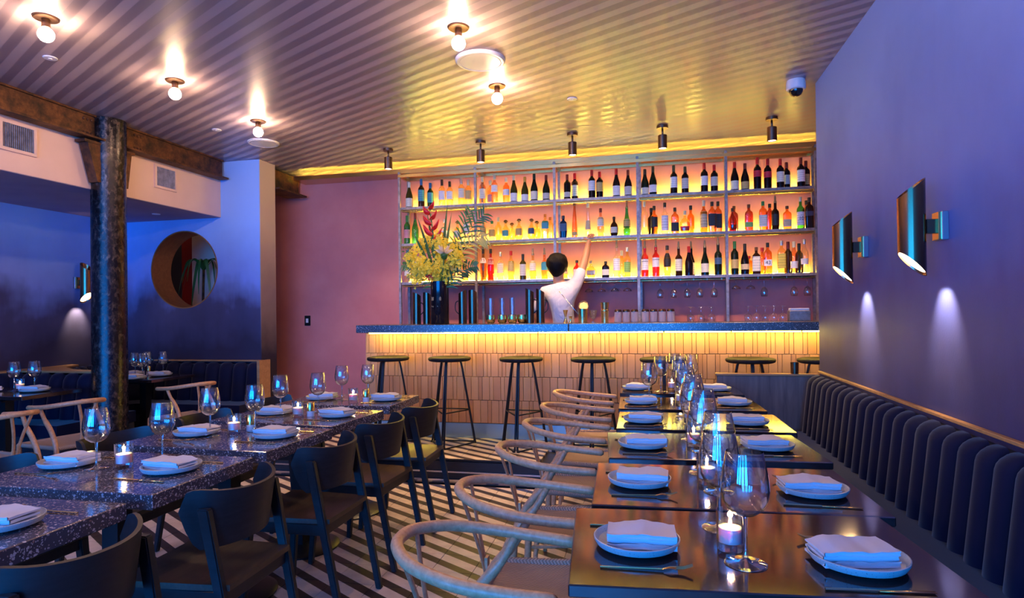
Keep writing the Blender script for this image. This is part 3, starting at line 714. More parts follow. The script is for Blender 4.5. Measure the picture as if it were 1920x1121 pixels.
for s_ in (-1, 1):
    MB().tube([(s_ * .215, .205, 0), (s_ * .212, .2, .25), (s_ * .208, .195, .435)], [.012, .0175, .0165], 10, roundend=True).build('leg', M_oak, wc, 2)
    MB().tube(sm([(s_ * .175, -.235, 0), (s_ * .165, -.215, .2), (s_ * .165, -.20, .42), (s_ * .168, -.15, .54), (s_ * .176, -.075, .63), (s_ * .183, -.035, .70)], 4), [.012] * 4 + [.0165] * 12 + [.013] * 5, 10).build('leg', M_oak, wc, 2)
    MB().tube([(s_ * .212, .2, .27), (s_ * .167, -.215, .25)], .009, 8).build('stretcher', M_oak, wc, 2)
MB().tube([(-.21, .2, .19), (.21, .2, .19)], .009, 8).build('stretcher', M_oak, wc, 2)
MB().tube([(-.165, -.215, .19), (.165, -.215, .19)], .009, 8).build('stretcher', M_oak, wc, 2)
m = MB()
for s_ in (-1, 1): m.tube(sm([(s_ * .012, -.205, .40), (s_ * .012, -.225, .5), (s_ * .03, -.255, .62), (s_ * .062, -.285, .742)], 4), .0095, 6, flat=(1.2, .55))
m.box((0, -.213, .45), (.03, .011, .12)); m.build('splat', M_oak, wc, 1)
g = []
for i in range(9):
    v = i / 8; y = -.2 + .4 * v; hw = .165 + .05 * v; row = []
    for k in range(9):
        u = k / 8 * 2 - 1; row.append((u * hw, y, .437 - .022 * (1 - u * u) * (1 - (2 * v - 1) ** 2)))
    g.append(row)
MB().sheet(g, .012).build('seat', M_cord, wc, 1)
for a, b in (((-.215, .2), (.215, .2)), ((-.165, -.2), (.165, -.2)), ((-.165, -.2), (-.215, .2)), ((.165, -.2), (.215, .2))):
    MB().tube([(a[0] * .95, a[1], .432), (b[0] * .95, b[1], .432)], .016, 8).build('seat_rail', M_cord, wc, 1)
reg(wc); wcu = [False]
for i, (x, y, q) in enumerate([(-.352, 1.53, 0), (-.345, 2.03, 0), (-.36, 2.64, 0), (-.365, 3.24, 0), (-.375, 3.84, 0), (-.40, 4.50, 0)]):
    place(wc, (x, y, 0), -PI / 2, 'oak wishbone chair with woven seat at the %s lacquered table' % nth(i), 'oak wishbone chairs', wcu)
place(wc, (-4.13, 4.78, 0), PI / 2 - .3, 'oak wishbone chair at the curved booth table, right of the column', 'oak wishbone chairs', wcu)
place(wc, (-4.2, 3.68, 0), PI / 2 - .25, 'oak wishbone chair at the left booth table, just left of the column', 'oak wishbone chairs', wcu)
place(wc, (-4.12, 3.08, 0), PI / 2 - .05, 'oak wishbone chair half cut by the left photo edge', 'oak wishbone chairs', wcu)

# ================================================================ DARK CHAIRS
dc = thing('bentwood_chair', '', 'chair')
for s_ in (-1, 1):
    A = Vector((s_ * .185, -.26, 0)); B = Vector((s_ * .195, -.12, .705))
    h_ = []
    for P_, hw, hd in ((A, .014, .014), (B, .014, .021)): h_ += [(P_.x - hw, P_.y - hd, P_.z), (P_.x + hw, P_.y - hd, P_.z), (P_.x + hw, P_.y + hd, P_.z), (P_.x - hw, P_.y + hd, P_.z)]
    m = MB().hexa(h_); bmesh.ops.bevel(m.bm, geom=m.bm.edges[:], offset=.004, segments=2, affect='EDGES'); m.build('leg', M_black_wood, dc, .6)
    h_ = []
    for P_, hw in ((Vector((s_ * .2, .225, 0)), .013), (Vector((s_ * .185, .19, .43)), .019)): h_ += [(P_.x - hw, P_.y - hw, P_.z), (P_.x + hw, P_.y - hw, P_.z), (P_.x + hw, P_.y + hw, P_.z), (P_.x - hw, P_.y + hw, P_.z)]
    m = MB().hexa(h_); bmesh.ops.bevel(m.bm, geom=m.bm.edges[:], offset=.004, segments=2, affect='EDGES'); m.build('leg', M_black_wood, dc, .6)
    MB().box((s_ * .182, .005, .405), (.02, .37, .05), .003).build('apron', M_black_wood, dc, .6)
MB().box((0, .19, .405), (.35, .02, .05), .003).build('apron', M_black_wood, dc, .6)
MB().box((0, -.175, .405), (.35, .02, .05), .003).build('apron', M_black_wood, dc, .6)
g = []
for i in range(11):
    v = i / 10; y = -.20 + .42 * v; hw = .185 + .025 * v; row = []
    for k in range(13):
        u = k / 12 * 2 - 1; dish = .014 * (max(0, 1 - u * u)) * (math.sin(PI * min(1, v * 1.15)) if v < .87 else .15)
        row.append((u * hw * (1 - .03 * (abs(2 * v - 1) ** 6)), y, .452 - dish))
    g.append(row)
MB().sheet(g, .020).build('seat', M_seat_wood, dc, .8)
g = []
for i in range(9):
    v = i / 8; row = []
    for k in range(25):
        u = k / 24 * 2 - 1; a = u * 1.36
        hw, dp = .212, .20
        x = hw * math.sin(a) / math.sin(1.36); y = -.135 - .05 - .03 * v + dp * (1 - math.cos(a)) * .95
        zt = .775 - .028 * (1 - abs(u) ** 2.2) ; zb = .562 + .0 * u * u
        if abs(u) > .75: zb += .13 * ((abs(u) - .75) / .25) ** 1.6; zt -= .018 * ((abs(u) - .75) / .25) ** 3
        row.append((x, y + .0, zb + (zt - zb) * v))
    g.append(row)
MB().sheet(g, .013).build('backrest', M_black_wood, dc, 1.0)
reg(dc); dcu = [False]
for i, y in enumerate((1.32, 1.95, 2.61, 3.19, 3.76)):
    place(dc, (-1.575, y, 0), PI / 2 + (0, .03, 0, -.04, .03)[i], 'black bentwood chair on the right side of the %s terrazzo table' % nth(i if i < 4 else 5), 'black bentwood chairs', dcu)
for i, y in enumerate((1.92, 2.55, 3.17, 3.83)):
    place(dc, (-2.52, y, 0), -PI / 2, 'black bentwood chair on the left side of the %s terrazzo table' % nth(i + 1 if i < 3 else 5), 'black bentwood chairs', dcu)

# ================================================================ STOOLS
st = thing('bar_stool', '', 'stool')
MB().lathe([(0, .738), (.165, .738), (.183, .744), (.19, .757), (.186, .769), (.17, .774), (.08, .770), (0, .768)], 40).build('seat', M_stoolseat, st, 1)
an = (-PI / 2, PI / 6, PI * 5 / 6)
for k, a in enumerate(an):
    for s_ in (-1, 1):
        b = a + s_ * .05; c = a + s_ * .13
        MB().tube(sm([(.07 * math.cos(a), .07 * math.sin(a), .736), (.105 * math.cos(b), .105 * math.sin(b), .715), (.16 * math.cos(b), .16 * math.sin(b), .40), (.222 * math.cos(b), .222 * math.sin(b), .03), (.222 * math.cos(c), .222 * math.sin(c), .008)], 4),   .0085, 6).build('leg', M_black, st, 2)
    a2 = an[(k + 1) % 3]
    for r_, z, nm in ((.222, .007, 'base_rod'), (.176, .30, 'footrest')):
        b1 = a + .1; b2 = a2 - .1 + (2 * PI if a2 < a else 0)
        MB().tube([(r_ * math.cos(b1), r_ * math.sin(b1), z), (r_ * math.cos(b2), r_ * math.sin(b2), z)], .006, 6).build(nm, M_black, st, 2)
reg(st); stu = [False]
for i, x in enumerate((-2.337, -1.752, -1.103, -.483, .089, .765, 1.30)):
    place(st, (x, 5.2, PZ + .001), (0, .03, -.02, 0, .04, 0, 0)[i], 'black backless bar stool, ' + ('leftmost', 'second from left', 'third from left', 'middle one of seven', 'third from right', 'second from right, behind the walnut divider', 'rightmost, half hidden by the wall')[i] + ' at the bar', 'bar stools', stu)

# ================================================================ LIGHTS AND CEILING FITTINGS
cb = thing('ceiling_bulb', '', 'lamp')
MB().lathe([(0, 0), (.062, 0), (.062, -.006), (.058, -.009), (0, -.009)], 32).build('canopy', M_bronze, cb, .5)
MB().lathe([(.019, -.008), (.021, -.012), (.021, -.055), (.017, -.058), (0, -.058)], 20).build('socket', M_bronze, cb, .5)
MB().ball((0, 0, -.094), .040, 16, 12).lathe([(.013, -.05), (.015, -.06), (.026, -.066)], 16, close=False).build('globe_bulb', M_bulb, cb, 3)
reg(cb); cbu = [False]
for x, y, q in [(-3.238, 2.735, 'leftmost, nearest iron beam'), (-3.243, 3.683, 'left row, middle of three'), (-3.248, 4.627, 'left row, above speaker near pillar'),
                (-1.07, 3.404, 'left of the large speaker'), (-1.078, 4.354, 'right row, nearest the bar'),
                (-3.24, 1.78, 'left row outside the view'), (-1.07, 2.45, 'right row outside the view'), (-1.07, 1.3, 'right row above the camera'), (-1.07, .3, 'added warm fill, right row behind the camera'), (-3.24, -.4, 'added warm fill, left row behind the camera'), (.55, 1.9, 'added warm fill above the lacquered tables, outside the view'), (-3.24, .7, 'left row, behind the camera side')]:  # bulbs labelled added are unseen, put in for more warm light
    place(cb, (x, y, ZC - .0005), 0, 'bare globe bulb on bronze ceiling socket, ' + q, 'bare globe ceiling bulbs', cbu)
l = bpy.data.lights.new('corridor_fill', 'POINT'); l.energy = 1.3; l.color = (1, .6, .35); l.shadow_soft_size = .08  # added point fill so the corridor reads through the opening, no fitting modelled
o = bpy.data.objects.new('corridor_fill', l); COL.objects.link(o); o.location = (-6.3, 6.3, 2.7)
sp = thing('ceiling_spot', '', 'lamp')
MB().lathe([(0, 0), (.05, 0), (.05, -.025), (0, -.025)], 28).build('canopy', M_bronze, sp, .5)
MB().lathe([(.009, -.02), (.009, -.09)], 10).build('stem', M_bronze, sp, 2)
MB().lathe([(0, -.085), (.038, -.085), (.040, -.088), (.040, -.205), (.036, -.205), (.035, -.196), (0, -.195)], 28).build('lamp_body', M_bronze, sp, .5)
MB().lathe([(0, -.1985), (.032, -.1985), (.032, -.1965), (0, -.1965)], 20).build('lens', M_spotlens, sp, .5)
reg(sp); spu = [False]
for i, (x, y) in enumerate(((-2.555, 5.74), (-1.588, 5.722), (-.694, 5.69), (.119, 5.672), (1.037, 5.668))):
    place(sp, (x, y, ZC - .0005), 0, 'bronze cylinder spotlight over the bar, ' + ('leftmost', 'second from left', 'middle one', 'second from right', 'rightmost')[i] + ' of five', 'cylinder spots over the bar', spu)
    l = bpy.data.lights.new('spot_light', 'SPOT'); l.energy = 55; l.color = (1, .62, .36); l.spot_size = 1.9; l.spot_blend = .8; l.shadow_soft_size = .03
    o = bpy.data.objects.new('spot_light', l); COL.objects.link(o); o.location = (x, y, ZC - .21)
def disc(name, label, cat, x, y, r_, h_, ring=True):
    t_ = thing(name, label, cat, (x, y, ZC - .0005))
    MB().lathe([(0, 0), (r_, 0), (r_ * .99, -h_ * .5), (r_ * .93, -h_), (r_ * .84, -h_), (r_ * .83, -h_ * .7), (0, -h_ * .7)], 40).build('rim', M_white, t_, .6)
    MB().lathe([(0, -h_ * .65), (r_ * .81, -h_ * .65), (r_ * .8, -h_ * .95), (0, -h_ * 1.0)], 40).build('grille', M_white, t_, .6)
    return t_
disc('ceiling_speaker', 'large round white ceiling speaker between two bulbs', 'speaker', -1.07, 3.875, .165, .02)
disc('ceiling_speaker', 'round white ceiling speaker in front of the pillar', 'speaker', -3.602, 5.211, .145, .016)
for x, y, q in ((-3.712, 3.162, 'below the leftmost bulb'), (-.578, 4.764, 'in the middle of the ceiling near the spotlights'), (-3.749, 4.745, 'left of the pillar speaker')):
    d = thing('sprinkler_cover', 'small flat white sprinkler cover ' + q, 'sprinkler', (x, y, ZC - .0005), 0, 'sprinkler covers')
    MB().lathe([(0, 0), (.04, 0), (.04, -.004), (.036, -.007), (0, -.007)], 28).build('cover', M_white, d, .5)
    MB().lathe([(0, -.0065), (.012, -.0065), (.011, -.010), (0, -.010)], 16).build('nozzle', M_white, d, .5)
for x, y, q in ((-5.1, 3.6, 'near the left photo edge'), (-4.95, 5.35, 'above the round opening')):
    d = thing('sprinkler_cover', 'small white sprinkler cover under the soffit ' + q, 'sprinkler', (x, y, 2.3995), 0, 'sprinkler covers')
    MB().lathe([(0, 0), (.04, 0), (.036, -.006), (0, -.006)], 28).build('cover', M_white, d, .5)
c_ = thing('security_camera', 'white dome security camera on the ceiling near right wall', 'camera', (1.045, 4.80, ZC - .0005))
MB().lathe([(0, 0), (.062, 0), (.066, -.02), (.066, -.062), (.058, -.07), (0, -.07)], 32).build('housing', M_white, c_, .5)
MB().lathe([(.048, -.066), (.046, -.085), (.036, -.104), (.02, -.113), (0, -.116)], 28, close=False).build('dome', M_dome, c_, 2)

# wall sconces: obliquely cut brass tubes
def sconce(label, loc, face):      # face = +1 faces -X (right wall), -1 faces +X
    t_ = thing('wall_sconce', label, 'sconce', loc, 0 if face > 0 else PI, 'brass tube wall sconces')
    n = 36; r_ = .052; cx = -.125; out = []
    def zt(x): return .165 + (x - cx) * .8      # higher on the wall side
    def zb(x): return -.155 - (x - cx) * 1.0    # lower on the wall side
    def ring(rr, f, dz=0): return [(cx + rr * math.cos(2 * PI * k / n), rr * math.sin(2 * PI * k / n), f(cx + rr * math.cos(2 * PI * k / n)) + dz) for k in range(n)]
    MB().sheet([ring(r_, zb), ring(r_, zt), ring(r_ - .003, zt), ring(r_ - .003, zb), ring(r_, zb)], closed_u=True).build('tube', M_sconce, t_, .7)
    m = MB(); m.sheet([ring(r_ - .004, zb, .012), ring(.001, zb, .012)], closed_u=True); m.build('lens', M_lens, t_, 2)
    MB().box((-.0125, 0, 0), (.025, .075, .12), .002).build('wall_plate', M_steel, t_, .5)
    MB().box((-.048, 0, 0), (.05, .03, .06), .001).build('arm', M_copper, t_, .5)
    MB().box((-.030, 0, 0), (.012, .06, .115), .001).build('mount', M_brass, t_, .5)
    l = bpy.data.lights.new('sconce_light', 'SPOT'); l.energy = 14; l.color = (1, .74, .5); l.spot_size = 1.15; l.spot_blend = .9; l.shadow_soft_size = .01
    o = bpy.data.objects.new('sconce_light', l); COL.objects.link(o)
    o.location = (loc[0] - face * .115, loc[1], loc[2] - .175)
    o.rotation_euler = Vector((face * .55, 0, -1)).to_track_quat('-Z', 'Y').to_euler()
    return t_
sconce('brass tube wall sconce nearer the camera on the right wall', (XW, 2.90, 1.68), 1)
sconce('brass tube wall sconce farther along the right wall, near the bar', (XW, 3.86, 1.69), 1)
sconce('brass tube wall sconce on the left wall beside the iron column', (XL, 5.16, 1.70), -1)
# ================================================================ BOTTLES
BOT = [(0,-2.626,0.286,'burg','olv','whi','cre',0.03,0.36,''),(0,-2.483,0.313,'bord','brn','blu','teal',0.2,0.6,''),(0,-2.411,0.283,'bord','grn','blu','teal',0.2,0.6,''),(0,-2.24,0.292,'bord','yel','blk','whi',0.22,0.56,''),(0,-2.15,0.267,'bord','yel','blk','whi',0.25,0.58,''),(0,-2.015,0.297,'bord','yel','slv','cre',0.25,0.6,''),(0,-1.936,0.274,'bord','yel','slv','gold',0.2,0.55,''),(0,-1.795,0.292,'bord','pnk','crm','cre',0.18,0.55,''),(0,-1.712,0.266,'bord','pnk','crm','pkl',0.1,0.42,''),(0,-1.64,0.312,'bord','pnk','crm','whi',0.38,0.62,''),(0,-1.51,0.27,'bord','ora','crm','whi',0.28,0.52,''),(0,-1.426,0.288,'burg','olv','crm','whi',0.03,0.33,''),(0,-1.305,0.266,'burg','olv','gol','whi',0.03,0.28,''),(0,-1.203,0.292,'burg','dkg','dkg','cre',0.05,0.35,''),(0,-1.073,0.272,'burg','dkg','mar','gry',0.05,0.28,''),(0,-0.848,0.264,'bord','blk','mar','gry',0.08,0.28,''),(0,-0.779,0.29,'bord','blk','red','cre',0.15,0.55,''),(0,-0.589,0.296,'bord','blk','red','whi',0.25,0.6,''),(0,-0.508,0.271,'bord','blk','red','gold',0.22,0.58,''),(0,-0.336,0.29,'burg','blk','red','whi',0.04,0.38,''),(0,-0.216,0.271,'burg','blk','mar','gry',0.04,0.36,''),(0,-0.046,0.269,'burg','dkg','blk','cre',0.03,0.28,''),(0,0.035,0.292,'burg','dkg','blk','whi',0.08,0.34,''),(0,0.241,0.289,'bord','blk','dkg','whi',0.2,0.58,''),(0,0.352,0.269,'bord','blk','dkg','gry',0.16,0.55,''),(0,0.538,0.294,'bord','blk','red','whi',0.22,0.54,''),(0,0.634,0.27,'bord','blk','red','gry',0.2,0.54,''),(0,0.827,0.284,'burg','blk','red','cre',0.03,0.33,''),(0,0.925,0.265,'burg','blk','mar','gold',0.03,0.3,''),(0,1.041,0.315,'bord','blk','red','red',0.38,0.58,''),(0,1.136,0.297,'bord','blk','red','red',0.36,0.56,''),(0,1.252,0.287,'bord','blk','red','cre',0.2,0.55,''),(0,1.326,0.268,'bord','blk','mar','gry',0.18,0.52,''),(0,1.439,0.287,'bord','blk','mar','whi',0.17,0.57,''),(0,1.509,0.272,'bord','blk','mar','gold',0.12,0.5,''),(1,-2.688,0.319,'bord','gre','grn','pkl',0.2,0.5,''),(1,-2.559,0.347,'burg','gre','mar','',0,0,''),(1,-2.215,0.257,'spirit','clr','slv','whi',0.2,0.5,''),(1,-2.066,0.227,'squat','yel','brn','cre',0.2,0.55,''),(1,-1.961,0.34,'spirit','clr','blk','whi',0.25,0.6,''),(1,-1.804,0.263,'spirit','clr','blk','gold',0.25,0.55,''),(1,-1.674,0.215,'spirit','clr','grn','gold',0.2,0.55,''),(1,-1.626,0.262,'spirit','yel','crm','',0,0,''),(1,-1.521,0.212,'squat','yel','brn','teal',0.2,0.5,''),(1,-1.473,0.191,'squat','yel','brn','',0,0,''),(1,-1.374,0.218,'squat','yel','brn','gold',0.2,0.55,''),(1,-1.237,0.214,'squat','yel','brn','navy',0.25,0.55,''),(1,-1.197,0.199,'squat','yel','brn','',0,0,''),(1,-1.089,0.261,'square','yel','ora','teal',0.4,0.72,''),(1,-1.05,0.238,'square','yel','ora','',0,0,''),(1,-0.894,0.235,'square','nvy','nvy','navy',0.3,0.75,''),(1,-0.775,0.382,'cone','amb','brn','gold',0.05,0.15,''),(1,-0.634,0.38,'tallb','clr','crm','crm',0.2,0.45,''),(1,-0.503,0.295,'spirit','pnk','mar','cre',0.35,0.68,''),(1,-0.365,0.2,'squat','brn','blk','cre',0.15,0.45,''),(1,-0.234,0.368,'bulb','gre','pour','gold',0.2,0.46,''),(1,-0.059,0.341,'spirit','clr','slv','',0,0,''),(1,0.012,0.284,'spirit','brn','blk','',0,0,''),(1,0.042,0.292,'spirit','amb','blk','blk',0.25,0.6,''),(1,0.148,0.32,'spirit','clr','blk','whi',0.1,0.58,''),(1,0.247,0.264,'square','amb','blk','blk',0.08,0.42,''),(1,0.344,0.227,'disc','yel','crm','red',0.1,0.3,''),(1,0.407,0.29,'spirit','amb','blk','',0,0,''),(1,0.528,0.324,'spirit','amb','crm','crm',0.15,0.65,''),(1,0.608,0.306,'square','amb','blk','blk',0.2,0.6,''),(1,0.674,0.318,'square','amb','blk','blk',0.15,0.6,''),(1,0.799,0.231,'squat','rba','blk','',0,0,''),(1,0.828,0.264,'square','rba','brn','ora',0.1,0.3,''),(1,0.955,0.261,'square','rba','brn','lim',0.13,0.32,''),(1,1.087,0.284,'square','amb','grn','cre',0.12,0.52,''),(1,1.166,0.269,'square','rba','blk','',0,0,''),(1,1.2,0.334,'spirit','brn','pour','blk',0.12,0.45,''),(1,1.308,0.228,'square','amb','brn','crm',0.1,0.42,''),(1,1.43,0.31,'spirit','gre','slv','whi',0.1,0.52,'10'),(1,1.518,0.285,'square','amb','blk','',0,0,''),(1,1.55,0.3,'square','brn','blk','nvys',0.4,0.55,''),(2,-2.667,0.363,'spirit','clr','blu','gry',0.2,0.5,''),(2,-2.56,0.25,'spirit','clr','slv','gry',0.25,0.5,''),(2,-2.22,0.257,'spirit','clr','slv','cre',0.25,0.5,''),(2,-1.982,0.236,'square','yel','blk','blk',0.15,0.4,''),(2,-1.806,0.342,'spirit','ora','blk','whi',0.55,0.72,'23'),(2,-1.693,0.344,'spirit','red','blk','pkl',0.5,0.72,'23'),(2,-1.584,0.304,'spirit','clr','slv','cre',0.25,0.6,''),(2,-1.467,0.312,'spirit','yel','red','gold',0.3,0.65,''),(2,-1.336,0.274,'bord','olv','blk','gry',0.15,0.6,''),(2,-1.227,0.332,'spirit','yel','pour','cre',0.28,0.6,''),(2,-1.102,0.334,'spirit','ora','pour','teal',0.28,0.55,''),(2,-0.888,0.255,'spirit','yel','pour','cre',0.2,0.5,''),(2,-0.757,0.19,'squat','red','blk','whi',0.2,0.5,''),(2,-0.609,0.181,'disc','yel','crm','whi',0.15,0.45,''),(2,-0.457,0.171,'square','blk','blk','cre',0.15,0.5,''),(2,-0.342,0.387,'spirit','clr','pour','whi',0.18,0.5,''),(2,-0.296,0.282,'bord','yel','crm','',0,0,''),(2,-0.235,0.309,'spirit','yel','slv','lim',0.15,0.5,''),(2,-0.057,0.371,'bord','red','pour','whi',0.18,0.48,'APEROL'),(2,0.053,0.381,'bord','red','pour','whi',0.25,0.5,'CAMPARI'),(2,0.166,0.311,'cone2','yel','blk','blk',0.3,0.75,''),(2,0.278,0.35,'spirit','brn','pour','cre',0.14,0.48,''),(2,0.378,0.297,'burg','blk','red','',0,0,''),(2,0.405,0.354,'burg','blk','pour','cre',0.04,0.38,''),(2,0.533,0.352,'burg','dkg','pour','cre',0.08,0.33,''),(2,0.66,0.379,'bord','dkg','pour','navy',0.28,0.45,''),(2,0.817,0.33,'bord','dkg','grn','gold',0.18,0.45,''),(2,0.913,0.303,'burg','blk','blk','crm',0.15,0.33,''),(2,0.964,0.186,'square','amb','red','',0,0,''),(2,1.019,0.265,'square','brn','brn','cre',0.1,0.65,''),(2,1.089,0.265,'spirit','amb','red','',0,0,''),(2,1.125,0.305,'square','amb','blk','whi',0.25,0.45,'43'),(2,1.252,0.32,'square','yel','slv','yell',0.15,0.6,''),(2,1.331,0.315,'bord','brn','mar','',0,0,''),(2,1.365,0.308,'cone2','pnk','crm','whi',0.15,0.37,''),(2,1.432,0.294,'bord','olv','blk','',0,0,''),(2,1.46,0.327,'cone2','clr','slv','whi',0.25,0.42,''),(2,1.533,0.275,'bord','brn','slv','',0,0,''),(2,1.563,0.329,'cone2','brn','pour','whi',0.25,0.42,'')]
def gm(name, col, rough=.06, trans=0., ior=1.3): return mat(name, (*col, 1), rough, trans=trans, ior=ior)
GM = dict(olv=gm('olive_glass', (.05, .042, .008)), brn=gm('brown_glass', (.035, .010, .004)), grn=gm('dark_green_glass', (.008, .022, .008)), dkg=gm('deep_green_glass', (.006, .012, .006)),
          blk=gm('dark_red_wine_glass', (.008, .004, .006)), gre=thin_glass('green_glass', (.16, .62, .26, 1), 2), nvy=gm('navy_glass', (.008, .02, .05)),
          clr=thin_glass('clear_spirit', (.97, .97, .90, 1), 2), yel=thin_glass('pale_gold_liquid', (.98, .86, .48, 1), 2), pnk=thin_glass('rose_liquid', (.96, .66, .50, 1), 2), ora=thin_glass('orange_liquid', (.96, .58, .28, 1), 2),
          red=thin_glass('red_liquid', (.88, .10, .06, 1), 2), amb=thin_glass('amber_whiskey', (.86, .47, .14, 1), 2), rba=thin_glass('red_amber_whiskey', (.62, .22, .09, 1), 2))
CM = dict(whi=(.7, .68, .6), blu=(.02, .12, .32), blk=(.012, .012, .014), slv=(.6, .6, .6), crm=(.75, .62, .4), gol=(.6, .42, .12), gold=(.6, .45, .15), dkg=(.01, .03, .02), mar=(.16, .008, .015), red=(.6, .012, .02), grn=(.02, .2, .05), brn=(.14, .045, .015), nvy=(.01, .025, .06), ora=(.7, .2, .03), pour=(.25, .19, .15))
CM = {k: mat('cap_' + {'whi': 'white', 'blu': 'blue', 'blk': 'black', 'slv': 'silver', 'crm': 'cream', 'gol': 'gold', 'gold': 'gold_foil', 'dkg': 'dark_green', 'mar': 'maroon', 'red': 'red', 'grn': 'green', 'brn': 'brown', 'nvy': 'navy', 'ora': 'orange', 'pour': 'pourer_metal'}[k], (*v, 1), .35, metal=.8 if k in ('slv', 'pour', 'gol') else 0) for k, v in CM.items()}
def label_mat(name, c):
    m = mat(name, (*c, 1), .6); t = NT(m); g = t.node('ShaderNodeTexCoord').outputs['Generated']
    s = t.node('ShaderNodeSeparateXYZ'); t.link(g, s.inputs[0]); z = s.outputs[2]
    lines = t.math('LESS_THAN', t.math('FRACT', t.math('MULTIPLY', z, 5.5)), .28)
    n = t.noise(14, 2, .8, t.scale(g, (3, 3, .9))); k = t.math('MULTIPLY', lines, t.math('GREATER_THAN', n, .52))
    dark = tuple(v * .3 for v in c) + (1,)
    t.link(t.mix(k, (*c, 1), dark), t.b.inputs['Base Color']); return m
LMc = dict(cre=(.88, .82, .62), whi=(.92, .90, .86), gry=(.62, .60, .55), gold=(.62, .45, .16), teal=(.06, .34, .40), pkl=(.72, .30, .30), navy=(.05, .12, .22), crm=(.75, .58, .32), red=(.65, .02, .05), ora=(.85, .32, .14), lim=(.30, .55, .12), blk=(.02, .02, .02), yell=(.80, .62, .08), nvys=(.06, .05, .09))
LN = dict(cre='cream', whi='white', gry='grey', gold='gold', teal='teal', pkl='pink', navy='navy', crm='tan', red='red', ora='orange', lim='lime green', blk='black', yell='yellow', nvys='dark slanted')
LM = {k: label_mat('label_' + LN[k].replace(' ', '_'), v) for k, v in LMc.items()}
M_txt_dark = mat('label_ink', (.01, .015, .05, 1), .6); M_txt_red = mat('label_ink_red', (.5, .02, .02, 1), .6)
def prof(ty, h):      # (profile, radius, superellipse, label radius, neck top)
    P = {'bord': (.0365, [(.0, 0), (.034, 0), (.0365, .004), (.0365, .62), (.033, .69), (.017, .76), (.0145, .80), (.0145, 1)]),
         'burg': (.040, [(.0, 0), (.037, 0), (.040, .004), (.040, .42), (.036, .52), (.022, .68), (.0155, .78), (.0145, 1)]),
         'spirit': (.036, [(0, 0), (.034, 0), (.036, .01), (.036, .60), (.033, .66), (.018, .73), (.0135, .76), (.0135, 1)]),
         'square': (.038, [(0, 0), (.036, 0), (.038, .01), (.038, .64), (.034, .72), (.016, .80), (.0135, .82), (.0135, 1)]),
         'squat': (.042, [(0, 0), (.034, 0), (.042, .10), (.042, .45), (.034, .62), (.016, .74), (.013, .78), (.013, 1)]),
         'bulb': (.038, [(0, 0), (.032, 0), (.034, .01), (.038, .2), (.030, .24), (.036, .27), (.036, .5), (.024, .6), (.018, .72), (.0145, .8), (.0145, 1)]),
         'cone': (.032, [(0, 0), (.031, 0), (.032, .01), (.030, .2), (.020, .6), (.012, .88), (.011, 1)]),
         'cone2': (.036, [(0, 0), (.034, 0), (.036, .01), (.033, .25), (.038, .5), (.034, .62), (.018, .74), (.0135, .8), (.0135, 1)]),
         'tallb': (.030, [(0, 0), (.029, 0), (.030, .01), (.028, .3), (.020, .6), (.012, .8), (.012, 1)]),
         'disc': (.056, [(0, 0), (.028, 0), (.034, .02), (.050, .14), (.056, .32), (.050, .5), (.032, .64), (.015, .70), (.0125, .74), (.0125, 1)])}
    return P[ty]
BAYN = ('first', 'second', 'third', 'fourth', 'rightmost')
CAPW = dict(whi='white capped', blu='blue capped', blk='black capped', slv='silver capped', crm='cream capped', gol='gold capped', gold='gold capped', dkg='dark capped', mar='maroon capped', red='red capped', grn='green capped', brn='brown capped', nvy='navy capped', ora='orange capped', pour='pourer topped')
GLW = dict(olv='olive', brn='brown', grn='dark green', dkg='deep green', blk='dark red', gre='bright green', nvy='navy', clr='clear', yel='pale gold', pnk='rose', ora='orange', red='bright red', amb='amber', rba='red amber')
def ordn(i): return ('first', 'second', 'third', 'fourth', 'fifth', 'sixth', 'seventh', 'eighth', 'ninth', 'tenth', 'eleventh', 'twelfth', 'thirteenth', 'fourteenth')[i]
_ms = {}
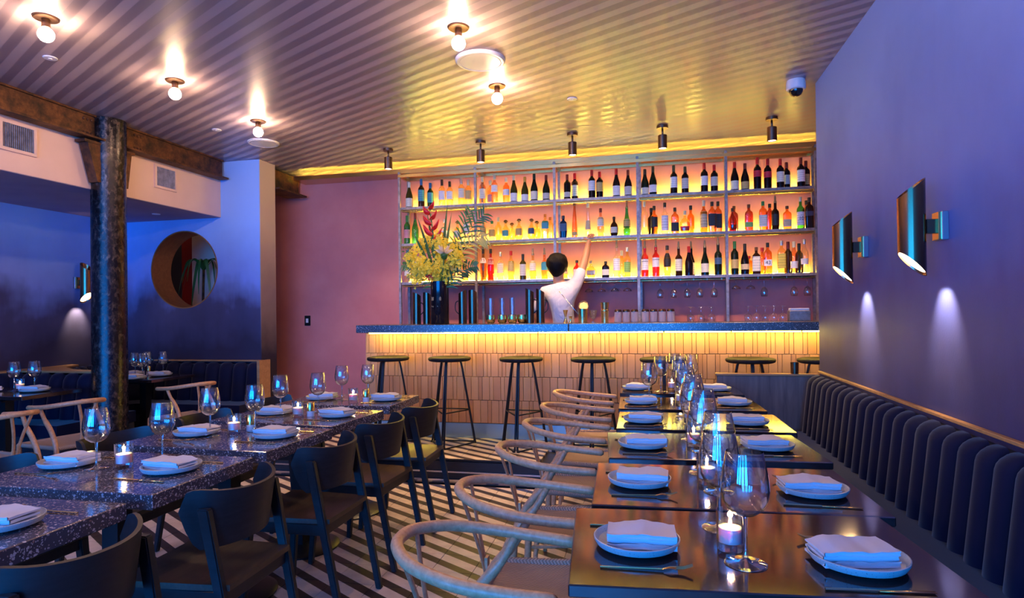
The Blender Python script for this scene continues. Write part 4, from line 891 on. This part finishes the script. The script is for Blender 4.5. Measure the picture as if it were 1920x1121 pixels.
def bottle(x, y, z, h, ty, g, c, l, z0, z1, tx, label, group):
    rad, pf = prof(ty, h)
    cap_h = {'pour': .0, 'brn': .10, 'crm': .16}.get(c, .2 if ty in ('bord', 'burg') else .12)
    hb = h * (.82 if c == 'pour' else 1 - .03)
    b = thing('wine_bottle' if ty in ('bord', 'burg') and c != 'pour' else 'spirit_bottle', label, 'bottle', (x, y, z), 0, group)
    sq = (1, .62, 5, rad) if ty == 'square' else ((1, .5, 2, rad) if ty == 'disc' else None)
    k = (ty, round(hb, 3), g)
    if k not in _ms: _ms[k] = MB().lathe([(r_, v * hb) for r_, v in pf], 20, sq=sq).mesh('bottle_body', GM[g], .9)
    obj('bottle_body', _ms[k], b)
    k = ('cap', ty, round(h, 3), c)
    if k not in _ms:
        m = MB()
        if c == 'pour': m.lathe([(.0155, hb - .012), (.0155, hb + .002), (.010, hb + .008), (.0105, h * .93), (.007, h), (0, h)], 12)
        elif c == 'brn' and ty in ('squat',): m.lathe([(.0145, hb - .022), (.0145, hb - .016), (.024, hb - .012), (.024, hb), (.014, hb + .012), (0, hb + .015)], 14)
        else: m.lathe([(.0155, hb * (1 - cap_h)), (.0158, h - .003), (.014, h), (0, h)], 14)
        _ms[k] = m.mesh('cap', CM[c], .8)
    obj('cap', _ms[k], b)
    if l:
        def rad_at(z_):
            for (ra, va), (rb, vb) in zip(pf, pf[1:]):
                if va <= z_ <= vb and vb > va: return ra + (rb - ra) * (z_ - va) / (vb - va)
            return rad
        k = ('lab', ty, round(h, 3), l, z0, z1)
        if k not in _ms:
            m = MB(); gr = []
            for i in range(5):
                v = (z0 + (z1 - z0) * i / 4) * h / hb; row = []
                for q in range(15):
                    a = -PI / 2 + (q / 14 - .5) * (2.7 if ty not in ('disc', 'squat') else 1.9); rr = rad_at(min(v, .98)) + .0006
                    ca, sa = math.cos(a), math.sin(a)
                    if sq: kk = (abs(ca) ** sq[2] + abs(sa) ** sq[2]) ** (-1 / sq[2]); ca *= kk; sa *= kk * sq[1]
                    if ty == 'square': sa = max(sa, -9) ; 
                    row.append((rr * ca, rr * sa - .0006, v * hb))
                gr.append(row)
            m.sheet(gr); _ms[k] = m.mesh('label', LM[l], 2)
        lb = obj('label', _ms[k], b)
        if tx:
            cu_ = bpy.data.curves.new('lettering', 'FONT'); cu_.body = tx; cu_.size = .062 * (.34 if len(tx) > 4 else .8); cu_.align_x = 'CENTER'; cu_.align_y = 'CENTER'; cu_.extrude = .0004
            to = bpy.data.objects.new('tmp', cu_); COL.objects.link(to); bpy.context.view_layer.update()
            me = bpy.data.meshes.new_from_object(to.evaluated_get(bpy.context.evaluated_depsgraph_get())); bpy.data.objects.remove(to)
            rr = rad_at((z0 + z1) / 2) + .0016; sy = .62 if ty == 'square' else 1
            zc_ = h * (z0 + (z1 - z0) * (.5 if len(tx) < 4 else .78))
            for v in me.vertices:
                X_, Y_, Z_ = v.co; a = -PI / 2 + X_ / rr
                if ty == 'square': v.co = (X_, -rr * sy - Z_ - .0004, zc_ + Y_)
                else: v.co = ((rr + Z_) * math.cos(a), (rr + Z_) * math.sin(a) - .0004, zc_ + Y_)
            me.materials.clear(); me.materials.append(M_txt_dark if tx != '23' else M_txt_red); obj('lettering', me, lb)
    return b
for s_ in range(3):
    rowb = sorted([o for o in BOT if o[0] == s_], key=lambda o: o[1]); last = None; cntb = {}; lf = lb = -9
    for (q, x, h, ty, g, c, l, z0, z1, tx) in rowb:
        x = min(max(x, SX[0] + .06), SX[-1] - .055)
        bay = max([0] + [k for k in range(5) if x > SX[k]])
        for px_ in SX:      # keep clear of the posts
            if abs(x - px_ - .01) < .052: x = px_ + .01 + (.054 if x > px_ and px_ < 1.5 else -.054)
        y = 6.455; hh = h
        if x - lf < .079:
            if x - lb >= .079: y = 6.548; hh = h * 1.01
            elif lf <= lb: x = lf + .079
            else: y = 6.548; x = lb + .079; hh = h * 1.01
        if y < 6.5: lf = x
        else: lb = x
        if x > 1.51: continue
        last = (x, y); cntb[bay] = cntb.get(bay, 0) + 1
        lab = '%s %s %s, %s in %s bay of %s shelf' % (CAPW[c], GLW[g], 'wine bottle' if ty in ('bord', 'burg') else 'bottle', ordn(cntb[bay] - 1), BAYN[bay], ('top', 'middle', 'lowest')[s_])
        bottle(x, y, SZ[s_] - .0018, hh, ty, g, c, l, z0, z1, tx, lab, ('wine bottles on the top shelf', 'spirit bottles on the middle shelf', 'spirit bottles on the lowest shelf')[s_])

# ================================================================ GLASS RACKS, COUNTER WARES
hg = thing('hanging_glass', '', 'glass'); 
MB().lathe([(0, 0), (.034, 0), (.034, -.0015), (.008, -.006), (.004, -.02), (.004, -.075), (.010, -.085), (.026, -.10), (.034, -.125), (.034, -.15), (.029, -.178), (.028, -.178), (.033, -.15), (.0325, -.125), (.025, -.102), (.008, -.088), (0, -.087)], 20, close=False).build('glass_body', M_glass, hg, 2)
reg(hg); hgu = [False]
hc = thing('hanging_coupe', '', 'glass')
MB().lathe([(0, 0), (.034, 0), (.034, -.0015), (.008, -.006), (.004, -.02), (.004, -.058), (.012, -.064), (.036, -.078), (.046, -.10), (.045, -.10), (.035, -.081), (.010, -.067), (0, -.066)], 20, close=False).build('glass_body', M_glass, hc, 2)
reg(hc); hcu = [False]
rk = MB()
HG = [(-.635, 1), (-.503, 1), (-.366, 1), (-.238, 1), (.092, 0), (.227, 0), (.358, 0), (.48, 0), (.618, 0), (.828, 1), (.964, 1), (1.091, 0), (1.365, 0), (1.485, 0)]
for i, (x, k) in enumerate(HG):
    place(hc if k else hg, (x, 6.47, 1.6485), R.random(), ('upside down coupe glass' if k else 'upside down wine glass') + ' hanging from the rack, %s from the left' % ordn(i), 'glasses hanging in the rack', hcu if k else hgu)
gr_ = thing('glass_rack', 'wire glass rack under the lowest bottle shelf', 'rack', (0, 6.47, 1.665))
for i, x in enumerate([-.70] + [v for v in (-.569, -.435, -.302, -.17, .03, .16, .292, .419, .549, .688, .80 - .04, .896, 1.028, 1.16, 1.29, 1.425)]):
    MB().tube([(x, -.05, .001), (x, -.05, -.020), (x, .12, -.020), (x, .12, .001)], .0022, 5).build('rack_wire', M_steel, gr_, 1)
CT = 1.2395
def pitcher(x, y, rz, label, h=.315):
    t_ = thing('steel_pitcher', label, 'pitcher', (x, y, CT), rz, 'slant topped steel pitchers'); n = 28; r_ = .041
    def ring(rr, f): return [(rr * math.cos(2 * PI * k / n), rr * math.sin(2 * PI * k / n), f(rr * math.cos(2 * PI * k / n))) for k in range(n)]
    m = MB(); m.sheet([ring(.001, lambda a: 0), ring(r_, lambda a: 0), ring(r_, lambda a: h - .02 - a * .5), ring(r_ - .002, lambda a: h - .02 - a * .5), ring(r_ - .002, lambda a: .004), ring(.001, lambda a: .004)], closed_u=True)
    m.build('pitcher_body', M_copper, t_, .7)
    MB().tube(sm([(.038, 0, h * .68), (.07, 0, h * .62), (.073, 0, h * .4), (.038, 0, h * .28)], 5), .005, 8).build('handle', M_black, t_, 2)
pitcher(-2.285, 5.78, .8, 'slant topped steel pitcher, leftmost on the bar'); pitcher(-2.19, 5.82, 1.2, 'slant topped steel pitcher just left of the black vase')
pitcher(-1.80, 5.76, PI, 'slant topped steel pitcher just right of the vase, handle left', .33); pitcher(-1.715, 5.82, 1.4, 'slant topped steel pitcher behind another, right of the vase', .33)
pitcher(-1.135, 5.78, .2, 'slant topped steel pitcher beside the gold cups, handle right', .335); pitcher(-1.04, 5.83, .4, 'slant topped steel pitcher partly behind the barman', .33)
for i, x in enumerate((-1.517, -1.402, -1.302, -1.215)):
    cpt = tag(MB().lathe([(0, 0), (.03, 0), (.043, .015), (.047, .045), (.042, .082), (.039, .082), (.043, .045), (.038, .018), (0, .008)], 24).build('gold_cup', M_gold, loc=(x, 5.76 + .04 * (i == 3), CT)), 'hammered gold cup, %s from left on the bar' % ordn(i), 'cup', 'hammered gold cups')
    if i < 3:
        tg = thing('tall_glass', 'tall clear glass standing in the %s gold cup' % ordn(i), 'glass', (x, 5.76, CT + .0095), 0, 'tall glasses in gold cups')
        MB().lathe([(0, 0), (.024, 0), (.030, .235), (.029, .235), (.023, .004), (0, .004)], 20).build('glass_body', M_tallg, tg, .8)
def item(name, label, cat, x, y, prof_, m_, group=None, seg=24): return tag(MB().lathe(prof_, seg).build(name, m_, loc=(x, y, CT)), label, cat, group)
item('jigger', 'tall gold jigger left of the mixing tin', 'jigger', -.775, 5.66, [(0, 0), (.022, 0), (.021, .004), (.008, .05), (.008, .055), (.024, .12), (.022, .12), (.006, .06), (0, .06)], M_gold)
item('jigger', 'small gold jigger between tall jigger and mixing tin', 'jigger', -.725, 5.63, [(0, 0), (.016, 0), (.007, .03), (.018, .062), (.016, .062), (.005, .034), (0, .034)], M_gold)
tin = thing('mixing_tin', 'gold mixing tin holding a strainer and bar spoon', 'tin', (-.615, 5.66, CT))
MB().lathe([(0, 0), (.040, 0), (.048, .130), (.046, .130), (.038, .004), (0, .004)], 28).build('tin_body', M_gold, tin, .7)
stn = thing('strainer', 'coiled gold strainer resting on the mixing tin', 'strainer', (-.607, 5.66, CT + .152)); 
m = MB(); m.tube([(.045 * math.cos(a), .006 * math.sin(a * 9), .045 * math.sin(a)) for a in [k * 2 * PI / 60 for k in range(60)]], .0045, 5, closed=True); m.build('coil', M_gold, stn, 2)
MB().lathe([(0, 0), (.04, 0), (.04, .003), (0, .003)], 24, M=Rx(PI / 2 - .25)).build('strainer_plate', M_gold, stn, .7)
spn = thing('bar_spoon', 'long twisted bar spoon leaning out of the mixing tin', 'spoon', (-.615, 5.63, CT + .03))
MB().tube([(.01, .0, -.01), (-.19, .02, .235)], .0028, 6).build('spoon_shaft', M_steel, spn, 2); MB().tube([(-.17, .018, .21), (-.215, .023, .265)], [.003, .006], 6).build('spoon_tip', M_steel, spn, 2)
gg = thing('mixing_glass', 'cut crystal mixing glass beside the gold tin', 'glass', (-.52, 5.66, CT)); MB().lathe([(0, 0), (.026, 0), (.026, .006), (.008, .015), (.008, .03), (.025, .05), (.040, .118), (.038, .118), (.022, .05), (0, .035)], 16).build('glass_body', M_glass, gg, .8)
item('cocktail_shaker', 'tall gold cocktail shaker right of the barman', 'shaker', -.415, 5.68, [(0, 0), (.032, 0), (.036, .10), (.0375, .105), (.0375, .115), (.034, .12), (.041, .185), (.039, .185), (.033, .13), (0, .13)], M_gold)
tb = thing('upturned_tumbler', '', 'glass')
MB().lathe([(.033, 0), (.036, .003), (.033, .09), (.030, .104), (.008, .105), (0, .105)], 12, close=False).build('tumbler_body', M_frost, tb, .5)
MB().lathe([(.0335, .096), (.0335, .106), (.028, .118), (0, .118)], 14).build('brown_base', M_copper, tb, .5)
reg(tb); tbu = [False]
for i, x in enumerate((-.30, -.225, -.15, -.053, .022, .097, .172)):
    place(tb, (x, 5.76, CT), 0, 'upside down misty tumbler with brown base, %s from the left' % ordn(i), 'upturned misty tumblers', tbu)
sg = thing('small_stem_glass', '', 'glass')
MB().lathe([(.026, 0), (.034, .03), (.030, .055), (.008, .07), (.004, .08), (.004, .115), (.010, .128), (.031, .132), (.031, .134), (0, .134)], 20, close=False).build('glass_body', M_glass, sg, 2)
reg(sg); sgu = [False]
for i, x in enumerate((.345, .435, .525, .833, .904, .975, 1.046, 1.118)):
    place(sg, (x, 5.75, CT), 0, 'upside down small stemmed glass on the bar, %s from the left' % ordn(i), 'upturned small stemmed glasses', sgu)
nb = thing('napkin_holder', 'grey box napkin holder at the right end of bar', 'holder', (1.25, 5.76, CT))
MB().box((0, 0, .045), (.17, .10, .09), .004).build('holder_box', M_galv, nb, .5); MB().box((0, 0, .1), (.15, .09, .02), .003).build('napkin_stack', M_linen, nb, .5)
# ================================================================ VASE AND FLOWERS
vx, vy = -1.985, 5.62
va = thing('flower_vase', 'tall black glossy cylinder vase on the left of the bar', 'vase', (vx, vy, CT))
MB().lathe([(0, 0), (.086, 0), (.088, .003), (.088, .410), (.082, .410), (.082, .02), (0, .02)], 40).build('vase_body', M_vase, va, .6)
lt = MB()
for row, (z0, z1, AA) in enumerate(((.225, .262, (-2.28, -2.20, -2.13, -2.05, -1.98, -1.28, -1.20, -1.12)), (.165, .178, (-2.26, -2.17, -2.10, -2.0, -1.5, -1.2)))):
    for q, a0 in enumerate(AA):
        lt.box((.0885 * math.cos(a0), .0885 * math.sin(a0), (z0 + z1) / 2 - .003 * (q % 2)), (.0032, .0012, z1 - z0 - .006 * (q % 3)), 0, Matrix.Rotation(a0 + PI / 2, 3, 'Z'))
        if q % 2 == 0: lt.box((.0885 * math.cos(a0 + .035), .0885 * math.sin(a0 + .035), z1 - .006 - .004 * (q % 3)), (.006, .0012, .003), 0, Matrix.Rotation(a0 + .035 + PI / 2, 3, 'Z'))
lt.build('gold_mark', M_print_gold, va, 0)
VT_ = CT + .36
def pt(px, pz, dy=0): return Vector((px - vx, dy, pz - VT_))
fr = random.Random(3)
def leaf_blade(m, a, b, w_, sag=.03, nseg=7, up=Vector((0, 0, 1))):
    a, b = Vector(a), Vector(b); d = (b - a); s = d.cross(Vector((.2, 1, .1))); s.normalize(); g = []
    for i in range(nseg + 1):
        u = i / nseg; p = a + d * u + Vector((0, 0, sag * math.sin(PI * u))); k = math.sin(PI * min(.97, u * .85 + .12)) ** .7 * w_ * (1 - u ** 6)
        g.append([tuple(p - s * k), tuple(p + Vector((0, -.15 * k, 0))), tuple(p + s * k)])
    m.sheet(g)
# heliconia: red bracts on a stalk
he = thing('heliconia_stem', 'tall red heliconia flower spike at the top left of the bouquet', 'flower', (vx, vy, VT_))
top = (-2.07, 2.42); base = (-2.0, 1.95)
MB().tube([(0, 0, -.3), pt(-2.02, 1.85, -.03), pt(-2.04, 2.15, -.03), pt(-2.075, 2.42, -.03)], [.008, .008, .007, .004], 8).build('stalk', M_leaf, he, 2)
for i in range(7):
    z = 2.04 + i * .052; x = -2.035 - i * .006; s_ = -1 if i % 2 else 1; L_ = .15 - .01 * i
    m = MB(); a = pt(x, z, -.03); b = a + Vector((s_ * L_ * .62, -.02, L_ * .75)); g = []
    for k in range(7):
        u = k / 6; p = a.lerp(b, u) + Vector((0, 0, -.02 * math.sin(PI * u))); r_ = .024 * math.sin(PI * (u * .8 + .18)) + .001
        g.append([tuple(p + Vector((r_ * math.cos(q), r_ * .8 * math.sin(q), r_ * .7 * math.cos(q + 1)))) for q in [j * PI / 3 for j in range(6)]])
    m.sheet(g, closed_u=True); m.build('bract', M_redp, he, 2)
# small red heliconia low left
h2 = thing('red_bloom', 'small red bloom low at the left lip of the vase', 'flower', (vx, vy, VT_))
for k, (dx, dz) in enumerate(((-.02, .03), (-.05, .07), (.02, .06), (-.06, .02))):
    m = MB(); a = pt(-2.06, 1.69, -.07); leaf_blade(m, a - Vector((dx, 0, dz)) * .5, a + Vector((dx, -.02, dz)), .018, .005); m.build('petal', M_redp, h2, 2)
MB().tube([(0, 0, -.1), pt(-2.05, 1.67, -.06)], .005, 6).build('stalk', M_leaf, h2, 2)
# yellow orchid sprays
M_flo = []
def floret(m, c, s):
    for k in range(4):
        a = k * PI / 2 + fr.random(); d = Vector((math.cos(a), -.35, math.sin(a))) * s; p = Vector(c); q = Vector((-math.sin(a), 0, math.cos(a))) * s * .42
        v = [m.bm.verts.new(p), m.bm.verts.new(p + d * .6 + q), m.bm.verts.new(p + d), m.bm.verts.new(p + d * .6 - q)]; m.bm.faces.new(v)
sprays = [(-2.24, 1.86), (-2.20, 2.0), (-2.12, 2.03), (-2.03, 1.92), (-2.02, 2.06), (-1.94, 1.98), (-2.14, 1.80), (-2.06, 1.76), (-1.95, 1.80), (-1.87, 1.82), (-1.84, 1.95), (-1.79, 1.86), (-1.90, 1.70), (-1.98, 1.68), (-2.2, 1.72)]
up_ = sorted([p for p in sprays if p[1] > 1.84]); lo_ = sorted([p for p in sprays if p[1] <= 1.84])
for i, (x, z) in enumerate(sprays):
    dy = fr.uniform(-.12, .10)
    sy_ = thing('yellow_orchid_spray', 'spray of small yellow orchid blossoms, %s from left in the %s part' % ((ordn(up_.index((x, z))), 'upper') if z > 1.84 else (ordn(lo_.index((x, z))), 'lower')), 'flower', (vx, vy, VT_), 0, 'yellow orchid sprays')
    c = pt(x, z, dy); MB().tube([(0, 0, -.2), c * .5 + Vector((0, 0, .02)), c], .0025, 5).build('stalk', M_leaf, sy_, 2)
    m = MB()
    for k in range(120):
        o = Vector((fr.gauss(0, .034), fr.gauss(0, .03), fr.gauss(0, .036))); floret(m, c + o, fr.uniform(.012, .021))
    ob = m.build('blossoms', M_yel, sy_, 0); ob['kind'] = 'stuff'
    m = MB()
    for k in range(16):
        a = c + Vector((fr.gauss(0, .04), fr.gauss(0, .03), fr.gauss(0, .03))); leaf_blade(m, a, a + Vector((fr.uniform(-.05, .05), fr.uniform(-.03, .03), fr.uniform(-.05, .05))), .006, 0, 3)
    ob = m.build('leaves', M_palm, sy_, 0); ob['kind'] = 'stuff'
# palm fronds with leaflets
def frond(a, b, label, n, L_, mt, sag, droop):
    t_ = thing('palm_frond', label, 'leaf', (vx, vy, VT_), 0, 'palm fronds in the bouquet'); a, b = Vector(a), Vector(b)
    P_ = sm([a, a.lerp(b, .4) + Vector((0, 0, sag)), a.lerp(b, .75) + Vector((0, 0, sag * .9)), b], 10)
    MB().tube(P_, [.004 - .003 * i / len(P_) for i in range(len(P_))], 5).build('rib', mt, t_, 2)
    m = MB()
    for i in range(5, len(P_), 2):
        p = P_[i]; tg_ = (P_[min(i + 1, len(P_) - 1)] - P_[i - 1]).normalized(); u = i / len(P_)
        for s in (-1, 1):
            side = Vector((-tg_.z, fr.uniform(-.3, .3), tg_.x)) * s; d = (side * .8 + tg_ * .6).normalized() * L_ * (1.15 - .6 * u) * fr.uniform(.8, 1.1)
            leaf_blade(m, p, p + d + Vector((0, 0, -droop)), .0095, .012, 5)
    m.build('leaflets', mt, t_, 0)
frond((0, 0, -.1), pt(-1.52, 2.28, -.02), 'green palm frond arching to the upper right of the bouquet', 20, .18, M_leaf, .10, .01)
frond((0, .03, -.1), pt(-1.68, 2.33, .05), 'second green palm frond behind, pointing up right', 20, .15, M_palm, .06, .01)
frond((0, -.03, -.1), pt(-1.50, 2.06, -.05), 'yellowish palm frond drooping to the right of bouquet', 20, .16, M_straw, .13, .05)
frond((0, -.03, -.1), pt(-1.60, 1.78, -.05), 'low dark palm frond reaching right near the vase lip', 20, .13, M_leaf, .06, .01)
frond((0, 0, -.1), pt(-2.36, 1.82, .0), 'thin palm frond spreading to the left of the bouquet', 20, .10, M_palm, .06, .02)
for i, (x, z) in enumerate(((-2.28, 2.17), (-2.22, 2.3), (-1.90, 2.42), (-1.86, 2.32), (-2.12, 2.36))):
    m = MB(); leaf_blade(m, (0, 0, -.1), pt(x, z, .02), .018, .05, 9); tag(m.build('long_leaf', M_leaf, None, 2, (vx, vy, VT_)), 'long dark pointed leaf in the bouquet, ' + ('leftmost', 'second from left', 'right of the red spike, tallest', 'right of the red spike, shorter', 'behind the red spike')[i], 'leaf', 'long leaves in the bouquet')
pr = thing('protea', 'pale cream protea bloom at the centre of the bouquet', 'flower', (vx, vy, VT_)); pc_ = pt(-1.89, 1.90, -.13)
MB().tube([(0, 0, -.1), pc_ + Vector((0, 0, -.03))], .006, 6).build('stalk', M_leaf, pr, 2)
MB().lathe([(0, -.055), (.02, -.05), (.032, -.02), (.034, .0), (0, .01)], 14, M=Matrix.Translation(pc_)).build('calyx', M_leaf, pr, 2)
pm_ = MB(); leaf_blade(pm_, (0, 0, 0), (0, -.0, .10), .013, 0, 5); pme = pm_.mesh('petal', M_creamp, 2)
for k in range(22):
    o = obj('petal', pme, pr, pc_); o.rotation_euler = Euler((0, .45 + .5 * (k % 2), k * 2 * PI / 22), 'XYZ')
    o.rotation_mode = 'QUATERNION'; o.rotation_quaternion = (Matrix.Rotation(k * 2 * PI / 22, 3, 'Z') @ Matrix.Rotation(.6 + .55 * (k % 2), 3, 'Y')).to_quaternion()

# ---------------------------------------------------------------- plants seen through the round opening
for i, (x, y, lean, q) in enumerate(((-5.22, 6.36, -1, 'at the right of the round opening'), (-6.0, 6.36, 1, 'in the dark left of the round opening'))):
    t_ = thing('corridor_palm', 'dark potted palm seen ' + q, 'plant', (x, y, 0), 0, 'palms behind the round opening')
    MB().lathe([(0, 0), (.13, 0), (.16, .35), (.145, .35), (.14, .3), (0, .3)], 24).build('pot', M_black, t_, .6)
    tr = MB(); tr.tube([(0, 0, .3), (.03 * lean, 0, 1.0), (.0, 0, 1.9 - .3 * i)], [.02, .017, .014], 8); tr.build('trunk', M_rust, t_, 2)
    for k in range(13):
        a = k * 2 * PI / 13 + i; m = MB(); P_ = sm([(0, 0, 1.88 - .3 * i), (.14 * math.cos(a), .07 * math.sin(a), 2.02 - .3 * i), (.27 * math.cos(a), .12 * math.sin(a), 1.98 - .3 * i - .12 * (k % 3)), (  .34 * math.cos(a), .14 * math.sin(a), 1.75 - .3 * i - .15 * (k % 3))], 6)
        g = []
        for j, p in enumerate(P_): w_ = .016 * math.sin(PI * (j / len(P_) * .85 + .14)); s = Vector((-math.sin(a), math.cos(a), .3)); g.append([tuple(p - s * w_), tuple(p + Vector((0, 0, .004))), tuple(p + s * w_)])
        m.sheet(g); m.build('leaf', M_leaf, t_, 2)

# ================================================================ BARTENDER
def skin(name, comps, mt, parent=None, sub=2):
    me = bpy.data.meshes.new(name); V, E, RR, roots = [], [], [], []
    for verts, edges in comps:
        b = len(V); roots.append(b)
        for (p, r_) in verts: V.append(p); RR.append(r_ if isinstance(r_, tuple) else (r_, r_))
        E += [(a + b, c + b) for a, c in edges]
    me.from_pydata(V, E, []); o = obj(name, me, parent)
    md = o.modifiers.new('skin', 'SKIN'); md.use_smooth_shade = True
    for i, r_ in enumerate(RR): me.skin_vertices[0].data[i].radius = r_
    for r_ in roots: me.skin_vertices[0].data[r_].use_root = True
    s = o.modifiers.new('sub', 'SUBSURF'); s.levels = sub; s.render_levels = sub
    bpy.context.view_layer.update()
    m2 = bpy.data.meshes.new_from_object(o.evaluated_get(bpy.context.evaluated_depsgraph_get())); o.modifiers.clear(); o.data = m2; bpy.data.meshes.remove(me); m2.name = name
    m2.materials.clear(); m2.materials.append(mt); m2.polygons.foreach_set('use_smooth', [True] * len(m2.polygons)); return o
def chain(n, s=0): return [(i + s, i + s + 1) for i in range(n - 1)]
F0 = PZ + .002
per = thing('bartender', 'person in white short sleeved shirt reaching up to the shelf, back turned', 'person', (0, 0, 0))
vb = [((-.845, 6.10, 1.06), (.15, .105)), ((-.85, 6.10, 1.24), (.135, .10)), ((-.87, 6.09, 1.42), (.165, .105)), ((-.885, 6.09, 1.54), (.13, .085)), ((-.90, 6.09, 1.62), (.058, .058)), ((-.905, 6.10, 1.70), (.054, .056)), ((-.91, 6.115, 1.775), (.078, .092)), ((-.913, 6.105, 1.845), (.074, .086)),
      ((-1.035, 6.10, 1.535), (.056, .056)), ((-1.10, 6.09, 1.40), (.047, .047)), ((-1.115, 6.08, 1.27), (.040, .040)), ((-1.09, 6.13, 1.15), (.035, .035)), ((-1.06, 6.19, 1.09), (.027, .027)), ((-1.04, 6.215, 1.085), (.030, .022)),
      ((-.735, 6.11, 1.60), (.060, .060)), ((-.69, 6.15, 1.71), (.050, .050)), ((-.655, 6.20, 1.83), (.042, .042)), ((-.635, 6.26, 1.94), (.038, .038)), ((-.622, 6.315, 2.04), (.026, .028)), ((-.607, 6.335, 2.085), (.034, .020)),
      ((-.93, 6.10, .93), (.092, .092)), ((-.945, 6.08, .62), (.06, .06)), ((-.945, 6.11, .28), (.042, .042)), ((-.945, 6.11, F0 + .045), (.04, .04)), ((-.955, 6.19, F0 + .028), (.042, .026)),
      ((-.76, 6.10, .93), (.092, .092)), ((-.745, 6.08, .62), (.06, .06)), ((-.745, 6.11, .28), (.042, .042)), ((-.745, 6.11, F0 + .045), (.04, .04)), ((-.735, 6.19, F0 + .028), (.042, .026))]
eb = chain(8) + [(3, 8)] + chain(6, 8) + [(3, 14)] + chain(6, 14) + [(0, 20)] + chain(5, 20) + [(0, 25)] + chain(5, 25)
comps = [(vb, eb)]
def finger(b, d1, d2, L_, r_=.0085):
    b = Vector(b); d1 = Vector(d1).normalized(); d2 = Vector(d2).normalized(); p1 = b + d1 * L_ * .45; p2 = p1 + (d1 + d2).normalized() * L_ * .3; p3 = p2 + d2 * L_ * .28
    return ([(tuple(b), r_ * 1.05), (tuple(p1), r_), (tuple(p2), r_ * .92), (tuple(p3), r_ * .75)], chain(4))
for k, (ox, L_) in enumerate(((-.022, .075), (-.008, .086), (.007, .080), (.020, .062))):      # raised hand, fingers curling to the shelf
    comps.append(finger((-.605 + ox, 6.342, 2.10), (.25 + ox * 6, .45, .9), (.35 + ox * 4, .9, -.1), L_))
comps.append(finger((-.632, 6.335, 2.08), (-.85, .5, .45), (-.3, .9, .4), .066, .0095))
for k, (oy, L_) in enumerate(((-.018, .07), (-.005, .078), (.008, .074), (.02, .06))):
    comps.append(finger((-1.04 + oy, 6.222, 1.085), (.1, 1, -.1), (.1, .5, -.8), L_))
comps.append(finger((-1.015, 6.21, 1.088), (.7, .8, 0), (.3, 1, -.3), .06, .0095))
body = skin('body', comps, M_skin, per)
sv = [((-.845, 6.10, 1.00), (.165, .118)), ((-.85, 6.10, 1.24), (.155, .115)), ((-.87, 6.09, 1.42), (.182, .12)), ((-.885, 6.09, 1.545), (.142, .10)), ((-.90, 6.09, 1.63), (.062, .062)),
      ((-1.04, 6.10, 1.54), (.072, .072)), ((-1.10, 6.09, 1.42), (.068, .068)), ((-1.118, 6.085, 1.315), (.064, .064)),
      ((-.735, 6.11, 1.60), (.075, .075)), ((-.695, 6.145, 1.70), (.064, .064)), ((-.668, 6.18, 1.785), (.056, .056))]
skin('shirt', [(sv, chain(5) + [(3, 5)] + chain(3, 5) + [(3, 8)] + chain(3, 8))], M_shirt, per)
skin('trousers', [([((-.845, 6.10, 1.03), (.158, .115)), ((-.93, 6.10, .90), (.105, .105)), ((-.945, 6.08, .62), (.075, .075)), ((-.945, 6.11, .25), (.06, .06)), ((-.76, 6.10, .90), (.105, .105)), ((-.745, 6.08, .62), (.075, .075)), ((-.745, 6.11, .25), (.06, .06))], [(0, 1), (1, 2), (2, 3), (0, 4), (4, 5), (5, 6)])], M_dark_cloth, per)
for s_ in (-1, 1):
    MB().box((-.845 + s_ * .1, 6.14, F0 + .03), (.085, .24, .058), .02, seg=2).build('shoe', M_black, per, .8)
m = MB(); m.ball((-.912, 6.092, 1.825), .11, 28, 20, (1.0, 1.02, 1.0))
for v in m.bm.verts:
    a = math.atan2(v.co.y - 6.09, v.co.x + .912); k = 1 + .03 * math.sin(a * 7 + v.co.z * 60) + .02 * math.sin(v.co.z * 110 + a * 3)
    front = (v.co.y - 6.09) > .035
    lim = 1.83 if front else 1.60
    nk = 1 if v.co.z > 1.79 or front else max(.62, 1 - (1.79 - v.co.z) * 4.5)
    v.co = Vector((-.912 + (v.co.x + .912) * nk, v.co.y, v.co.z - (max(0, 1.79 - v.co.z) * .55 if not front else 0)))
    v.co = Vector((-.912 + (v.co.x + .912) * k, 6.092 + (v.co.y - 6.092) * k, max(v.co.z * 1 + (k - 1) * .05, lim)))
m.build('hair', M_hair, per, 2)
for s_ in (-1, 1):
    m = MB(); m.ball((-.911 + s_ * .088, 6.115, 1.775), .03, 10, 8, (.35, .65, 1)); m.build('ear', M_skin, per, 2)
    m = MB(); m.ball((-.905 + s_ * .032, 6.200, 1.79), .011, 8, 6); m.build('eye', M_white, per, 2)
MB().hexa([(-.918, 6.19, 1.745), (-.892, 6.19, 1.745), (-.897, 6.232, 1.748), (-.913, 6.232, 1.748), (-.911, 6.2, 1.79), (-.899, 6.2, 1.79), (-.901, 6.212, 1.79), (-.909, 6.212, 1.79)]).build('nose', M_skin, per, 2)
MB().box((-.905, 6.197, 1.722), (.04, .012, .009), .003).build('mouth', M_redp, per, 2)
MB().tube([(-.622 + .031 * math.cos(a), 6.308 + .031 * math.sin(a) * .9, 2.03 + .012 * math.sin(a)) for a in [k * PI / 10 for k in range(20)]], .003, 5, closed=True).build('bracelet', M_redp, per, 2)
